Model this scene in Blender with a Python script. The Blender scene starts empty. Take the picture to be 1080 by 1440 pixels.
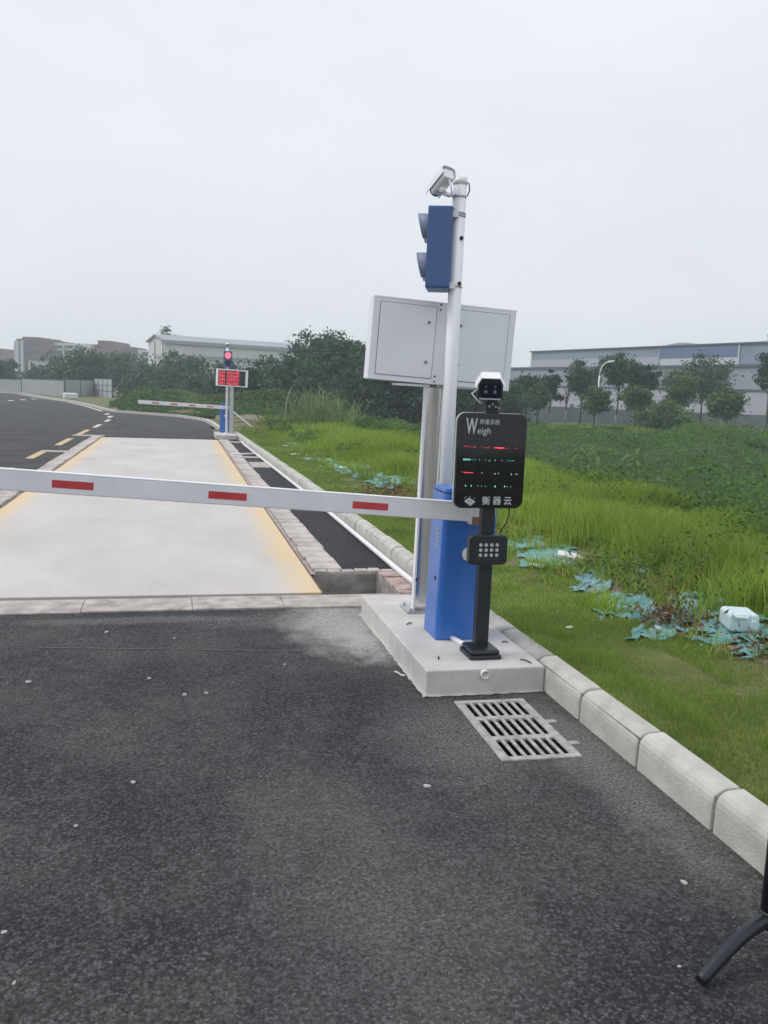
import bpy, bmesh, math, random
import numpy as np
from mathutils import Vector, Matrix, Euler
random.seed(7); rng = np.random.default_rng(7)
R = math.radians
SC = bpy.context.scene
COL = SC.collection

# ------------------------------------------------------------------ camera
CAM_H, FPX = 1.6, 1220.0
yaw, pitch, roll = R(13.5), R(7.9), R(2.2)
fw = Vector((math.sin(yaw)*math.cos(pitch), math.cos(yaw)*math.cos(pitch), -math.sin(pitch)))
rt0 = Vector((math.cos(yaw), -math.sin(yaw), 0)); up0 = rt0.cross(fw)
rt = rt0*math.cos(roll) + up0*math.sin(roll); up = up0*math.cos(roll) - rt0*math.sin(roll)
cd = bpy.data.cameras.new('camera'); cam = bpy.data.objects.new('camera', cd); COL.objects.link(cam)
M3 = Matrix((rt, up, -fw)).transposed()
cam.matrix_world = Matrix.Translation((0, 0, CAM_H)) @ M3.to_4x4()
cd.sensor_fit = 'VERTICAL'; cd.sensor_height = 24; cd.lens = 24*FPX/1440
cd.clip_start = 0.05; cd.clip_end = 3000
SC.camera = cam
# ------------------------------------------------------------------ sky, sun, exposure
SUN_EL, SUN_AZ = R(52), R(-75)            # azimuth measured from +Y towards +X
w = bpy.data.worlds.new('World'); SC.world = w; w.use_nodes = True
nt = w.node_tree; nt.nodes.clear()
N = nt.nodes.new; L = nt.links.new
out = N('ShaderNodeOutputWorld'); bg = N('ShaderNodeBackground'); bg.inputs['Strength'].default_value = 0.1
sky = N('ShaderNodeTexSky'); sky.sky_type = 'NISHITA'; sky.sun_disc = False
sky.sun_elevation = SUN_EL; sky.sun_rotation = SUN_AZ
tc = N('ShaderNodeTexCoord'); sep = N('ShaderNodeSeparateXYZ'); L(tc.outputs['Generated'], sep.inputs[0])
ramp = N('ShaderNodeValToRGB'); L(sep.outputs['Z'], ramp.inputs[0])
ramp.color_ramp.elements[0].position = 0.0; ramp.color_ramp.elements[0].color = (0.68, 0.69, 0.71, 1)
ramp.color_ramp.elements[1].position = 0.55; ramp.color_ramp.elements[1].color = (0.72, 0.75, 0.825, 1)
mp = N('ShaderNodeMapping'); mp.inputs['Scale'].default_value = (1, 1, 2.6); L(tc.outputs['Generated'], mp.inputs[0])
nz = N('ShaderNodeTexNoise'); nz.inputs['Scale'].default_value = 2.6; nz.inputs['Detail'].default_value = 6; nz.inputs['Roughness'].default_value = .55
L(mp.outputs[0], nz.inputs[0])
mr = N('ShaderNodeMapRange'); mr.inputs[1].default_value = .3; mr.inputs[2].default_value = .7; mr.inputs[3].default_value = 10.3; mr.inputs[4].default_value = 11.3
L(nz.outputs[0], mr.inputs[0])
vm = N('ShaderNodeVectorMath'); vm.operation = 'SCALE'; L(ramp.outputs[0], vm.inputs[0]); L(mr.outputs[0], vm.inputs['Scale'])
mx = N('ShaderNodeMix'); mx.data_type = 'RGBA'; mx.inputs[0].default_value = 0.93
L(sky.outputs[0], mx.inputs[6]); L(vm.outputs[0], mx.inputs[7]); L(mx.outputs[2], bg.inputs[0]); L(bg.outputs[0], out.inputs[0])
sd = bpy.data.lights.new('sun', 'SUN'); sd.energy = 1.35; sd.angle = R(24); sd.color = (1, .97, .93)
so = bpy.data.objects.new('sun', sd); COL.objects.link(so)
sdir = Vector((math.sin(SUN_AZ)*math.cos(SUN_EL), math.cos(SUN_AZ)*math.cos(SUN_EL), math.sin(SUN_EL)))
so.rotation_euler = sdir.to_track_quat('Z', 'Y').to_euler()
vs = SC.view_settings; vs.view_transform = 'Standard'; vs.look = 'None'; vs.exposure = 0.25; vs.gamma = 1.0; vs.use_curve_mapping = False
SC.cycles.volume_bounces = 2; SC.cycles.transparent_max_bounces = 12

# ------------------------------------------------------------------ helpers
def lin(r, g, b): return tuple(((c/255)/12.92 if c/255 <= .04045 else ((c/255+.055)/1.055)**2.4) for c in (r, g, b))
def ray(px, py): return fw + rt*((px-540)/FPX) - up*((py-720)/FPX)
def G(px, py, z=0.0):
    d = ray(px, py); return Vector((0, 0, CAM_H)) + d*((z-CAM_H)/d.z)
def AY(px, py, Y):
    d = ray(px, py); return Vector((0, 0, CAM_H)) + d*(Y/d.y)
def AD(px, py, D):            # point at camera depth D along the view direction in plan
    d = ray(px, py); k = d.x*math.sin(yaw)+d.y*math.cos(yaw); return Vector((0, 0, CAM_H)) + d*(D/k)

def material(name, col, rough=.6, metal=0.0, var=.0, vscale=6, col2=None, bump=0.0, bscale=60, spec=.5, coat=0, detail=5):
    m = bpy.data.materials.new(name); m.use_nodes = True; n = m.node_tree; p = n.nodes['Principled BSDF']
    p.inputs['Base Color'].default_value = (*col, 1); p.inputs['Roughness'].default_value = rough; p.inputs['Metallic'].default_value = metal
    p.inputs['Specular IOR Level'].default_value = spec
    if coat: p.inputs['Coat Weight'].default_value = coat; p.inputs['Coat Roughness'].default_value = .12
    t = n.nodes.new('ShaderNodeTexCoord')
    if var or col2:
        a = n.nodes.new('ShaderNodeTexNoise'); a.inputs['Scale'].default_value = vscale; a.inputs['Detail'].default_value = detail; a.inputs['Roughness'].default_value = .62
        n.links.new(t.outputs['Object'], a.inputs[0])
        rp = n.nodes.new('ShaderNodeValToRGB'); n.links.new(a.outputs[0], rp.inputs[0])
        c1 = tuple(c*(1-var) for c in col); c2 = col2 or tuple(min(1, c*(1+var)) for c in col)
        rp.color_ramp.elements[0].position = .33; rp.color_ramp.elements[0].color = (*c1, 1)
        rp.color_ramp.elements[1].position = .67; rp.color_ramp.elements[1].color = (*c2, 1)
        n.links.new(rp.outputs[0], p.inputs['Base Color'])
    if bump:
        b = n.nodes.new('ShaderNodeTexNoise'); b.inputs['Scale'].default_value = bscale; b.inputs['Detail'].default_value = 6
        n.links.new(t.outputs['Object'], b.inputs[0])
        bp = n.nodes.new('ShaderNodeBump'); bp.inputs['Strength'].default_value = bump; bp.inputs['Distance'].default_value = .01
        n.links.new(b.outputs[0], bp.inputs['Height']); n.links.new(bp.outputs[0], p.inputs['Normal'])
    return m
def emission(name, col, s):
    m = bpy.data.materials.new(name); m.use_nodes = True; p = m.node_tree.nodes['Principled BSDF']
    p.inputs['Base Color'].default_value = (*[c*.3 for c in col], 1); p.inputs['Emission Color'].default_value = (*col, 1); p.inputs['Emission Strength'].default_value = s
    return m
def leafmat(name, c1, c2, trans=.35, rough=.55, c3=None):
    m = bpy.data.materials.new(name); m.use_nodes = True; n = m.node_tree; p = n.nodes['Principled BSDF']
    g = n.nodes.new('ShaderNodeNewGeometry'); rp = n.nodes.new('ShaderNodeValToRGB')
    n.links.new(g.outputs['Random Per Island'], rp.inputs[0])
    rp.color_ramp.elements[0].color = (*c1, 1); rp.color_ramp.elements[1].color = (*c2, 1)
    if c3:
        rp.color_ramp.elements[1].position = .9; e = rp.color_ramp.elements.new(1.0); e.color = (*c3, 1)
    t = n.nodes.new('ShaderNodeTexCoord'); a = n.nodes.new('ShaderNodeTexNoise'); a.inputs['Scale'].default_value = .55; a.inputs['Detail'].default_value = 4
    n.links.new(t.outputs['Object'], a.inputs[0])
    h = n.nodes.new('ShaderNodeHueSaturation'); mr = n.nodes.new('ShaderNodeMapRange'); mr.inputs[1].default_value = .3; mr.inputs[2].default_value = .7; mr.inputs[3].default_value = .75; mr.inputs[4].default_value = 1.25
    n.links.new(a.outputs[0], mr.inputs[0]); n.links.new(mr.outputs[0], h.inputs['Value']); n.links.new(rp.outputs[0], h.inputs['Color'])
    n.links.new(h.outputs[0], p.inputs['Base Color']); p.inputs['Roughness'].default_value = rough; p.inputs['Specular IOR Level'].default_value = .25
    tr = n.nodes.new('ShaderNodeBsdfTranslucent'); n.links.new(h.outputs[0], tr.inputs[0])
    ms = n.nodes.new('ShaderNodeMixShader'); ms.inputs[0].default_value = trans
    n.links.new(p.outputs[0], ms.inputs[1]); n.links.new(tr.outputs[0], ms.inputs[2])
    n.links.new(ms.outputs[0], n.nodes['Material Output'].inputs[0])
    return m

class MB:
    def __init__(s): s.v = []; s.f = []
    def add(s, vs, fs):
        k = len(s.v); s.v += [tuple(v) for v in vs]; s.f += [tuple(i+k for i in f) for f in fs]; return s
    def box(s, c, d, rot=None):
        x, y, z = (q/2 for q in d)
        vs = [Vector((i*x, j*y, k*z)) for k in (-1, 1) for j in (-1, 1) for i in (-1, 1)]
        if rot: m = Euler(rot).to_matrix(); vs = [m @ v for v in vs]
        c = Vector(c)
        return s.add([v+c for v in vs], [(0, 2, 3, 1), (4, 5, 7, 6), (0, 1, 5, 4), (2, 6, 7, 3), (0, 4, 6, 2), (1, 3, 7, 5)])
    def b2(s, a, b): return s.box([(p+q)/2 for p, q in zip(a, b)], [abs(q-p) for p, q in zip(a, b)])
    def tube(s, pts, r, n=10, caps=True):
        pts = [Vector(p) for p in pts]; rs = r if isinstance(r, (list, tuple)) else [r]*len(pts)
        k = len(s.v); rings = []
        t0 = (pts[1]-pts[0]).normalized(); u = t0.orthogonal().normalized()
        for i, p in enumerate(pts):
            t = (pts[min(i+1, len(pts)-1)]-pts[max(i-1, 0)]).normalized()
            u = (u - t*u.dot(t)).normalized(); v = t.cross(u)
            rings.append([p+(u*math.cos(2*math.pi*j/n)+v*math.sin(2*math.pi*j/n))*rs[i] for j in range(n)])
        vs = [q for rg in rings for q in rg]; fs = []
        for i in range(len(pts)-1):
            for j in range(n): a = i*n+j; b = i*n+(j+1) % n; fs.append((a, b, b+n, a+n))
        if caps: fs.append(tuple(range(n-1, -1, -1))); fs.append(tuple((len(pts)-1)*n+j for j in range(n)))
        return s.add(vs, fs)
    def prism(s, poly, o, ux, uy, un, h):     # poly extruded by h along un, from origin o
        o, ux, uy, un = (Vector(q) for q in (o, ux, uy, un)); n = len(poly)
        vs = [o+ux*a+uy*b for a, b in poly] + [o+ux*a+uy*b+un*h for a, b in poly]
        return s.add(vs, [tuple(range(n-1, -1, -1)), tuple(range(n, 2*n))]+[(i, (i+1) % n, n+(i+1) % n, n+i) for i in range(n)])
    def mesh(s, name, smooth=False):
        me = bpy.data.meshes.new(name); me.from_pydata(s.v, [], s.f)
        bm = bmesh.new(); bm.from_mesh(me); bmesh.ops.recalc_face_normals(bm, faces=bm.faces); bm.to_mesh(me); bm.free()
        if smooth: me.polygons.foreach_set('use_smooth', [True]*len(me.polygons))
        return me
    def build(s, name, mat, parent=None, smooth=False, bevel=0, loc=(0, 0, 0), rot=(0, 0, 0), seg=2):
        o = bpy.data.objects.new(name, s.mesh(name, smooth)); COL.objects.link(o)
        if mat: o.data.materials.append(mat)
        o.parent = parent; o.location = loc; o.rotation_euler = rot
        if bevel:
            b = o.modifiers.new('bevel', 'BEVEL'); b.width = bevel; b.segments = seg; b.limit_method = 'ANGLE'; b.angle_limit = R(40)
        return o
def box(name, c, d, mat, parent=None, bevel=0, rot=None, seg=2): return MB().box(c, d, rot).build(name, mat, parent, bevel=bevel, seg=seg)
def tube(name, pts, r, mat, parent=None, n=12): return smooth_auto(MB().tube(pts, r, n).build(name, mat, parent))
def smooth_auto(o):
    me = o.data; me.polygons.foreach_set('use_smooth', [len(p.vertices) == 4 for p in me.polygons]); return o
def rrect(w, h, r, n=6):
    pts = []
    for cx, cy, a in ((w/2-r, h/2-r, 0), (-w/2+r, h/2-r, 90), (-w/2+r, -h/2+r, 180), (w/2-r, -h/2+r, 270)):
        for i in range(n+1): t = R(a+90*i/n); pts.append((cx+r*math.cos(t), cy+r*math.sin(t)))
    return pts
def tag(o, label=None, cat=None, group=None, kind=None):
    for k, v in (('label', label), ('category', cat), ('group', group), ('kind', kind)):
        if v: o[k] = v
    return o
def thing(name, label, cat, loc=(0, 0, 0), rot=(0, 0, 0), group=None):
    o = bpy.data.objects.new(name, None); COL.objects.link(o); o.location = loc; o.rotation_euler = rot; o.empty_display_size = .1
    return tag(o, label, cat, group)
def copy_tree(o, parent=None):
    c = o.copy(); COL.objects.link(c); c.parent = parent
    for ch in list(o.children): copy_tree(ch, c)
    return c
def text_part(name, body, size, mat, parent, loc, sx=1.0, bold=0.0, align='LEFT', thick=.0006):
    cu = bpy.data.curves.new(name, 'FONT'); cu.body = body; cu.size = size; cu.extrude = thick; cu.offset = bold; cu.align_x = align; cu.resolution_u = 3
    t = bpy.data.objects.new(name+'_tmp', cu); COL.objects.link(t)
    dg = bpy.context.evaluated_depsgraph_get(); me = bpy.data.meshes.new_from_object(t.evaluated_get(dg))
    bpy.data.objects.remove(t); bpy.data.curves.remove(cu)
    o = bpy.data.objects.new(name, me); COL.objects.link(o); me.materials.clear(); me.materials.append(mat)
    o.parent = parent; o.location = loc; o.rotation_euler = (R(90), 0, 0); o.scale = (sx, 1, 1); return o
def npmesh(name, V, F, mat, parent=None, loc=(0, 0, 0), smooth=False):      # fast mesh from arrays, all faces alike
    me = bpy.data.meshes.new(name); V = np.asarray(V, np.float32); F = np.asarray(F, np.int32); k = F.shape[1]
    me.vertices.add(len(V)); me.vertices.foreach_set('co', V.ravel())
    me.loops.add(F.size); me.loops.foreach_set('vertex_index', F.ravel())
    me.polygons.add(len(F)); me.polygons.foreach_set('loop_start', np.arange(0, F.size, k, dtype=np.int32))
    me.update(calc_edges=True)
    if smooth: me.polygons.foreach_set('use_smooth', np.ones(len(F), bool))
    if mat: me.materials.append(mat)
    o = bpy.data.objects.new(name, me); COL.objects.link(o); o.parent = parent; o.location = loc; return o
def unit(a): return a/np.maximum(np.linalg.norm(a, axis=1, keepdims=True), 1e-9)
def leaves(P, size, upbias=.6, droop=0, aspect=1.7, nrm=None):     # one diamond-shaped leaf at each point
    n = len(P); nr = rng.normal(size=(n, 3)); nr[:, 2] += upbias*2
    if nrm is not None: nr += nrm
    nr = unit(nr); t = unit(np.cross(nr, rng.normal(size=(n, 3)))); b = np.cross(nr, t)
    s = (size*(.6+.8*rng.random(n)))[:, None] if np.isscalar(size) else size[:, None]
    V = np.stack([P-t*s*.5*aspect, P+b*s*.42-t*s*.1, P+t*s*.5*aspect-nr*s*droop, P-b*s*.42-t*s*.1], 1).reshape(-1, 3)
    return V, np.arange(n*4).reshape(n, 4)
def blades(P, h, wd, lean=.35, seg3=True):                          # grass blades: 5-vertex bent strips as quad + tri -> two quads with a doubled tip
    n = len(P); a = rng.random(n)*2*np.pi; dx = np.stack([np.cos(a), np.sin(a), np.zeros(n)], 1)
    b = rng.random(n)*2*np.pi; ld = np.stack([np.cos(b), np.sin(b), np.zeros(n)], 1)*(lean*(rng.random(n)**.8)*h)[:, None]
    upv = np.zeros((n, 3)); upv[:, 2] = h; wv = dx*(wd/2)[:, None]
    if not seg3:
        V = np.stack([P-wv, P+wv, P+upv+ld], 1).reshape(-1, 3); return V, np.arange(n*3).reshape(n, 3)
    m = P+upv*.55+ld*.35; tip = P+upv*.92+ld*1.15
    V = np.stack([P-wv, P+wv, m+wv*.8, m-wv*.8, tip], 1).reshape(-1, 3)
    k = np.arange(n)[:, None]*5
    F = np.concatenate([np.stack([k+0, k+1, k+2], 2), np.stack([k+0, k+2, k+3], 2), np.stack([k+3, k+2, k+4], 2)], 1).reshape(-1, 3)
    return V, F
class vnoise:                                                         # smooth value noise on a lattice
    def __init__(s, seed): s.t = np.random.default_rng(seed).random((256, 256))
    def __call__(s, x, y):
        x = np.asarray(x, float); y = np.asarray(y, float); xi = np.floor(x).astype(int); yi = np.floor(y).astype(int); fx = x-xi; fy = y-yi
        fx = fx*fx*(3-2*fx); fy = fy*fy*(3-2*fy); t = s.t
        g = lambda i, j: t[(xi+i) % 256, (yi+j) % 256]
        return (g(0, 0)*(1-fx)+g(1, 0)*fx)*(1-fy)+(g(0, 1)*(1-fx)+g(1, 1)*fx)*fy
vn = vnoise(3); vn2 = vnoise(11)
def sstep(a, b, x): t = np.clip((x-a)/(b-a), 0, 1); return t*t*(3-2*t)

# ------------------------------------------------------------------ materials
def asphalt_mat(name, c_dark, c_light, dust=.35, stain=True):
    m = bpy.data.materials.new(name); m.use_nodes = True; n = m.node_tree; nn = n.nodes.new; ll = n.links.new; p = n.nodes['Principled BSDF']
    t = nn('ShaderNodeTexCoord'); co = t.outputs['Object']
    def noise(sc, det=4, ro=.6):
        a = nn('ShaderNodeTexNoise'); a.inputs['Scale'].default_value = sc; a.inputs['Detail'].default_value = det; a.inputs['Roughness'].default_value = ro; ll(co, a.inputs[0]); return a.outputs[0]
    def rng_(v, a, b, c, d):
        q = nn('ShaderNodeMapRange'); q.inputs[1].default_value = a; q.inputs[2].default_value = b; q.inputs[3].default_value = c; q.inputs[4].default_value = d; ll(v, q.inputs[0]); return q.outputs[0]
    def mix(f, a, b):
        q = nn('ShaderNodeMix'); q.data_type = 'RGBA'
        for k, v in ((0, f), (6, a), (7, b)):
            if isinstance(v, (tuple, float, int)): q.inputs[k].default_value = (*v, 1) if isinstance(v, tuple) else v
            else: ll(v, q.inputs[k])
        return q.outputs[2]
    def math_(op, a, b):
        q = nn('ShaderNodeMath'); q.operation = op
        for k, v in ((0, a), (1, b)):
            if isinstance(v, (float, int)): q.inputs[k].default_value = v
            else: ll(v, q.inputs[k])
        return q.outputs[0]
    wn = nn('ShaderNodeTexNoise'); wn.inputs['Scale'].default_value = 60; wn.inputs['Detail'].default_value = 3; ll(co, wn.inputs[0])
    wa = nn('ShaderNodeVectorMath'); wa.operation = 'MULTIPLY_ADD'; ll(wn.outputs['Color'], wa.inputs[0]); wa.inputs[1].default_value = (.014, .014, .014); ll(co, wa.inputs[2])
    vo = nn('ShaderNodeTexVoronoi'); vo.inputs['Scale'].default_value = 92; ll(wa.outputs[0], vo.inputs['Vector'])
    vq = nn('ShaderNodeTexVoronoi'); vq.inputs['Scale'].default_value = 210; ll(wa.outputs[0], vq.inputs['Vector'])
    vqs = nn('ShaderNodeSeparateColor'); ll(vq.outputs['Color'], vqs.inputs[0])
    vs_ = nn('ShaderNodeSeparateColor'); ll(vo.outputs['Color'], vs_.inputs[0])
    base = mix(rng_(noise(1.7, 9, .7), .38, .64, 0, 1), c_dark, c_light)
    # single stones, some lighter
    st = rng_(vs_.outputs[0], .3, 1.0, .5, 2.2)
    sc = nn('ShaderNodeVectorMath'); sc.operation = 'SCALE'; ll(base, sc.inputs[0]); ll(st, sc.inputs['Scale'])
    edge = rng_(vo.outputs['Distance'], .35, .7, 1.0, .5)
    sc2 = nn('ShaderNodeVectorMath'); sc2.operation = 'SCALE'; ll(sc.outputs[0], sc2.inputs[0]); ll(math_('MULTIPLY', edge, rng_(vqs.outputs[0], 0, 1, .6, 1.45)), sc2.inputs['Scale'])
    c = sc2.outputs[0]
    # dust lying in patches
    d = math_('MULTIPLY', rng_(noise(.9, 9, .74), .44, .66, 0, 1), rng_(noise(55, 5, .75), .42, .62, .10, 1))
    c = mix(math_('MULTIPLY', d, dust), c, (.185, .172, .148))
    # pale grit flecks
    vg = nn('ShaderNodeTexVoronoi'); vg.inputs['Scale'].default_value = 62; ll(co, vg.inputs['Vector'])
    gs = nn('ShaderNodeSeparateColor'); ll(vg.outputs['Color'], gs.inputs[0])
    gr = math_('MULTIPLY', math_('GREATER_THAN', gs.outputs[1], .985), math_('LESS_THAN', vg.outputs['Distance'], .3))
    c = mix(math_('MULTIPLY', gr, .4), c, (.28, .27, .255))
    if stain:   # cement slurry smeared beside the plinth and dusty gutter along the kerb
        def blob(x, y, rx, ry, a, b):
            mpn = nn('ShaderNodeMapping'); mpn.inputs['Location'].default_value = (-x/rx, -y/ry, 0); mpn.inputs['Scale'].default_value = (1/rx, 1/ry, 0); ll(co, mpn.inputs[0])
            ln = nn('ShaderNodeVectorMath'); ln.operation = 'LENGTH'; ll(mpn.outputs[0], ln.inputs[0])
            return rng_(math_('ADD', ln.outputs['Value'], math_('MULTIPLY', math_('SUBTRACT', noise(5, 7, .7), .5), 1.5)), a, b, 1, 0)
        s1 = math_('MULTIPLY', blob(1.08, 5.68, .36, .68, .4, 1.25), rng_(noise(42, 7, .78), .30, .52, .15, 1))
        c = mix(math_('MULTIPLY', s1, .95), c, (.42, .40, .375))
        s1b = math_('MULTIPLY', blob(1.18, 5.3, .16, .55, .3, 1.1), rng_(noise(30, 7, .75), .38, .56, .1, 1))
        c = mix(math_('MULTIPLY', s1b, .9), c, (.46, .44, .415))
        s1c = math_('MULTIPLY', blob(.55, 5.85, .55, .2, .3, 1.2), rng_(noise(48, 7, .78), .46, .66, .0, 1))
        c = mix(math_('MULTIPLY', s1c, .6), c, (.36, .345, .325))
        s3 = math_('MULTIPLY', blob(-.3, 5.95, .8, .1, .5, 1.1), rng_(noise(60, 4, .7), .4, .6, 0, 1))
        c = mix(math_('MULTIPLY', s3, .4), c, (.34, .33, .31))
        s2 = math_('MULTIPLY', blob(1.85, 3.3, .2, 1.1, .35, 1.2), rng_(noise(80, 4, .7), .4, .6, .1, 1))
        c = mix(math_('MULTIPLY', s2, .6), c, (.30, .29, .275))
        s4 = math_('MULTIPLY', blob(1.25, 3.7, .35, .6, .3, 1.2), rng_(noise(90, 4, .7), .45, .62, 0, 1))
        c = mix(math_('MULTIPLY', s4, .55), c, (.30, .295, .28))
        s5 = math_('MULTIPLY', blob(.62, 2.5, .42, 1.0, .2, 1.3), rng_(noise(70, 6, .78), .40, .60, .05, 1))
        c = mix(math_('MULTIPLY', s5, .38), c, (.25, .24, .22))
    ll(c, p.inputs['Base Color'])
    p.inputs['Roughness'].default_value = .82; p.inputs['Specular IOR Level'].default_value = .35
    hh = math_('ADD', math_('ADD', math_('MULTIPLY', vo.outputs['Distance'], -.7), math_('MULTIPLY', vq.outputs['Distance'], -.35)), math_('MULTIPLY', noise(45, 5, .7), 1.2))
    bp = nn('ShaderNodeBump'); bp.inputs['Strength'].default_value = .9; bp.inputs['Distance'].default_value = .008; ll(hh, bp.inputs['Height']); ll(bp.outputs[0], p.inputs['Normal'])
    return m
m_asph = asphalt_mat('asphalt', (.034, .034, .039), (.054, .053, .054), dust=.6)
m_asph_new = asphalt_mat('asphalt_fresh', (.020, .021, .026), (.034, .034, .039), dust=.12, stain=False)
m_conc = material('concrete', (.43, .415, .39), .85, var=.16, vscale=5, bump=.25, bscale=90)
m_plinth = material('concrete_plinth', (.55, .53, .50), .85, var=.13, vscale=5, bump=.4, bscale=90, detail=10)
m_kerb = [material('kerb_concrete_%d' % i, c, .88, var=.15, vscale=7, bump=.45, bscale=120, detail=10) for i, c in enumerate(((.47, .45, .405), (.50, .48, .435), (.445, .43, .39)))]
m_mortar = material('mortar', (.19, .18, .165), .95, var=.3, vscale=20, bump=.5, bscale=120)
m_rubble = material('rough_mortar', (.42, .375, .345), .95, var=.3, vscale=7, bump=.9, bscale=60)
m_block = material('cement_block', (.47, .42, .385), .95, var=.25, vscale=6, bump=.8, bscale=50)
m_tile = material('reddish_brick', (.40, .25, .22), .9, var=.3, vscale=9, col2=(.52, .43, .39), bump=.7, bscale=60)
m_pit = material('pit_render', (.30, .27, .255), .95, var=.3, vscale=6, col2=(.42, .39, .37), bump=.5)
m_white = material('white_paint', (.83, .84, .86), .35, var=.03, vscale=3)
m_whitebox = material('white_enamel', (.80, .815, .85), .38, var=.03, vscale=2.2)
m_boom = material('boom_white', (.82, .82, .84), .4, var=.05, vscale=5)
m_red = material('red_reflective', (.56, .055, .065), .3, var=.12, vscale=14)
m_blue = material('blue_paint', (.032, .15, .51), .33, var=.06, vscale=3, coat=.25)
m_bluel = material('signal_blue', (.055, .115, .285), .42, var=.05, vscale=4)
m_visor = material('visor_blue', (.16, .19, .29), .5)
m_black = material('black_powder_coat', (.012, .014, .02), .42, var=.2, vscale=8)
m_screen = material('black_acrylic', (.006, .007, .011), .07, spec=.45)
m_dark = material('dark_rubber', (.03, .03, .034), .7)
m_steel = material('polished_steel', (.62, .59, .56), .16, metal=1, bump=.03, bscale=14)
m_galv = material('galvanised_steel', (.48, .49, .5), .4, metal=.8, var=.12, vscale=9)
m_rust = material('rusty_bracket', (.28, .16, .09), .7, var=.4, vscale=20, bump=.3)
m_iron = material('cast_iron_dusty', (.36, .35, .335), .8, var=.3, vscale=18, col2=(.47, .46, .44), bump=.6, bscale=120)
m_pvc = material('white_pvc', (.78, .78, .77), .35, var=.05, vscale=5)
m_lens = material('lens_glass', (.01, .012, .02), .08)
m_grey = material('print_grey', (.55, .57, .6), .5)
m_silver = material('silver_plastic', (.5, .51, .53), .35)
m_ledr = emission('led_red', (1, .07, .11), 1.0); m_ledg = emission('led_green', (.3, 1, .75), .75); m_ledw = emission('led_white', (.9, .95, 1), .8)
m_lamp = emission('red_signal_lamp', (1, .14, .17), 1.5)
m_yellow = material('yellow_paint', (.62, .40, .13), .7, var=.2, vscale=8, col2=(.66, .52, .28))
m_yellow2 = material('pale_road_paint', (.60, .55, .43), .7, var=.2, vscale=6)
m_soil = material('soil', (.14, .10, .07), .95, var=.35, vscale=4, bump=.6, bscale=20)
m_net = [material('net_teal_%d' % i, c, .8, var=.25, vscale=4, col2=c2, bump=.9, bscale=110) for i, (c, c2) in enumerate((((.11, .37, .37), (.24, .42, .40)), ((.15, .38, .43), (.31, .46, .48)), ((.11, .38, .34), (.22, .38, .32))))]
m_wood = material('weathered_plank', (.27, .21, .16), .9, var=.35, vscale=9, bump=.4)
m_bark = material('bark', (.075, .062, .05), .95, var=.35, vscale=9, bump=.6, bscale=30)
m_lime = material('limewashed_bark', (.30, .29, .27), .9, var=.25, vscale=9)
m_twig = material('twig', (.03, .025, .02), .9)

# ------------------------------------------------------------------ terrain
def kb(y): return np.interp(y, [0, 4.5, 7.3, 12.8, 20, 27, 30, 60], [2.105, 2.095, 2.08, 2.06, 1.96, 1.86, 1.82, 1.82])
SY, CY = math.sin(yaw), math.cos(yaw)
def hz(x, y):
    x = np.asarray(x, float); y = np.asarray(y, float); s = x-kb(y); d = x*SY+y*CY
    field = .115+.06*sstep(.7, 1.6, s)+.10*(vn(x*1.3, y*1.3)-.5)*sstep(.9, 1.8, s)
    edge = 3.75+.35*(vn(y*.4, 3.3)-.5)
    drop = sstep(edge, edge+5.5, s)*(1-.75*sstep(24, 40, y))
    bottom = -3.3
    right = field*(1-drop)+bottom*drop
    bank = sstep(27, 60, d+2*(vn2(x*.12, y*.12)-.5))
    right = right+(-.55-right)*bank*sstep(1.5, 6, s)
    right += (vn(x*.5, y*.5)-.5)*.5*sstep(5, 9, s)
    left = np.where((y > 2.8) & (y < 26.6) & (s > -4.5), -.9, -.06)
    return np.where(s > -.03, right, left)
def grid(name, xs, ys, mat):
    S, Y = np.meshgrid(xs, ys, indexing='ij'); X = S+kb(Y); Z = hz(X, Y)
    V = np.stack([X, Y, Z], 2).reshape(-1, 3); a, b = S.shape
    i = np.arange(a-1)[:, None]*b+np.arange(b-1)[None]; i = i.ravel()
    return npmesh(name, V, np.stack([i, i+b, i+b+1, i+1], 1), mat, smooth=True)
xs = np.unique(np.round(np.concatenate([[-380, -200, -100, -60, -40, -25, -15, -10, -6, -4.6, -4.5, -3, -1, -.08, -.02], np.arange(.05, 12, .3), np.arange(12, 40, 1.2), np.arange(40, 110, 4), [130, 170, 230, 300, 380]]), 3))
ys = np.unique(np.round(np.concatenate([[-60, -30, -15, -8, -4], np.arange(-2, 40, .4), [5.98, 6.02, 26.58, 26.62], np.arange(40, 110, 2), [120, 140, 170, 210, 260, 330, 400, 460]]), 3))
m_ground = material('earth_and_turf', (.10, .115, .035), .95, var=.4, vscale=2.2, col2=(.19, .19, .065), bump=.5, bscale=14)
# the ditch and far bank carry darker growth than the mown side
_n = m_ground.node_tree; _p = _n.nodes['Principled BSDF']; _src = _p.inputs['Base Color'].links[0].from_socket
_t = _n.nodes.new('ShaderNodeTexCoord'); _s = _n.nodes.new('ShaderNodeSeparateXYZ'); _n.links.new(_t.outputs['Object'], _s.inputs[0])
_m = _n.nodes.new('ShaderNodeMapRange'); _m.inputs[1].default_value = 5.6; _m.inputs[2].default_value = 6.6; _n.links.new(_s.outputs[0], _m.inputs[0])
_x = _n.nodes.new('ShaderNodeMix'); _x.data_type = 'RGBA'; _n.links.new(_m.outputs[0], _x.inputs[0]); _n.links.new(_src, _x.inputs[6]); _x.inputs[7].default_value = (.055, .10, .03, 1); 
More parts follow.
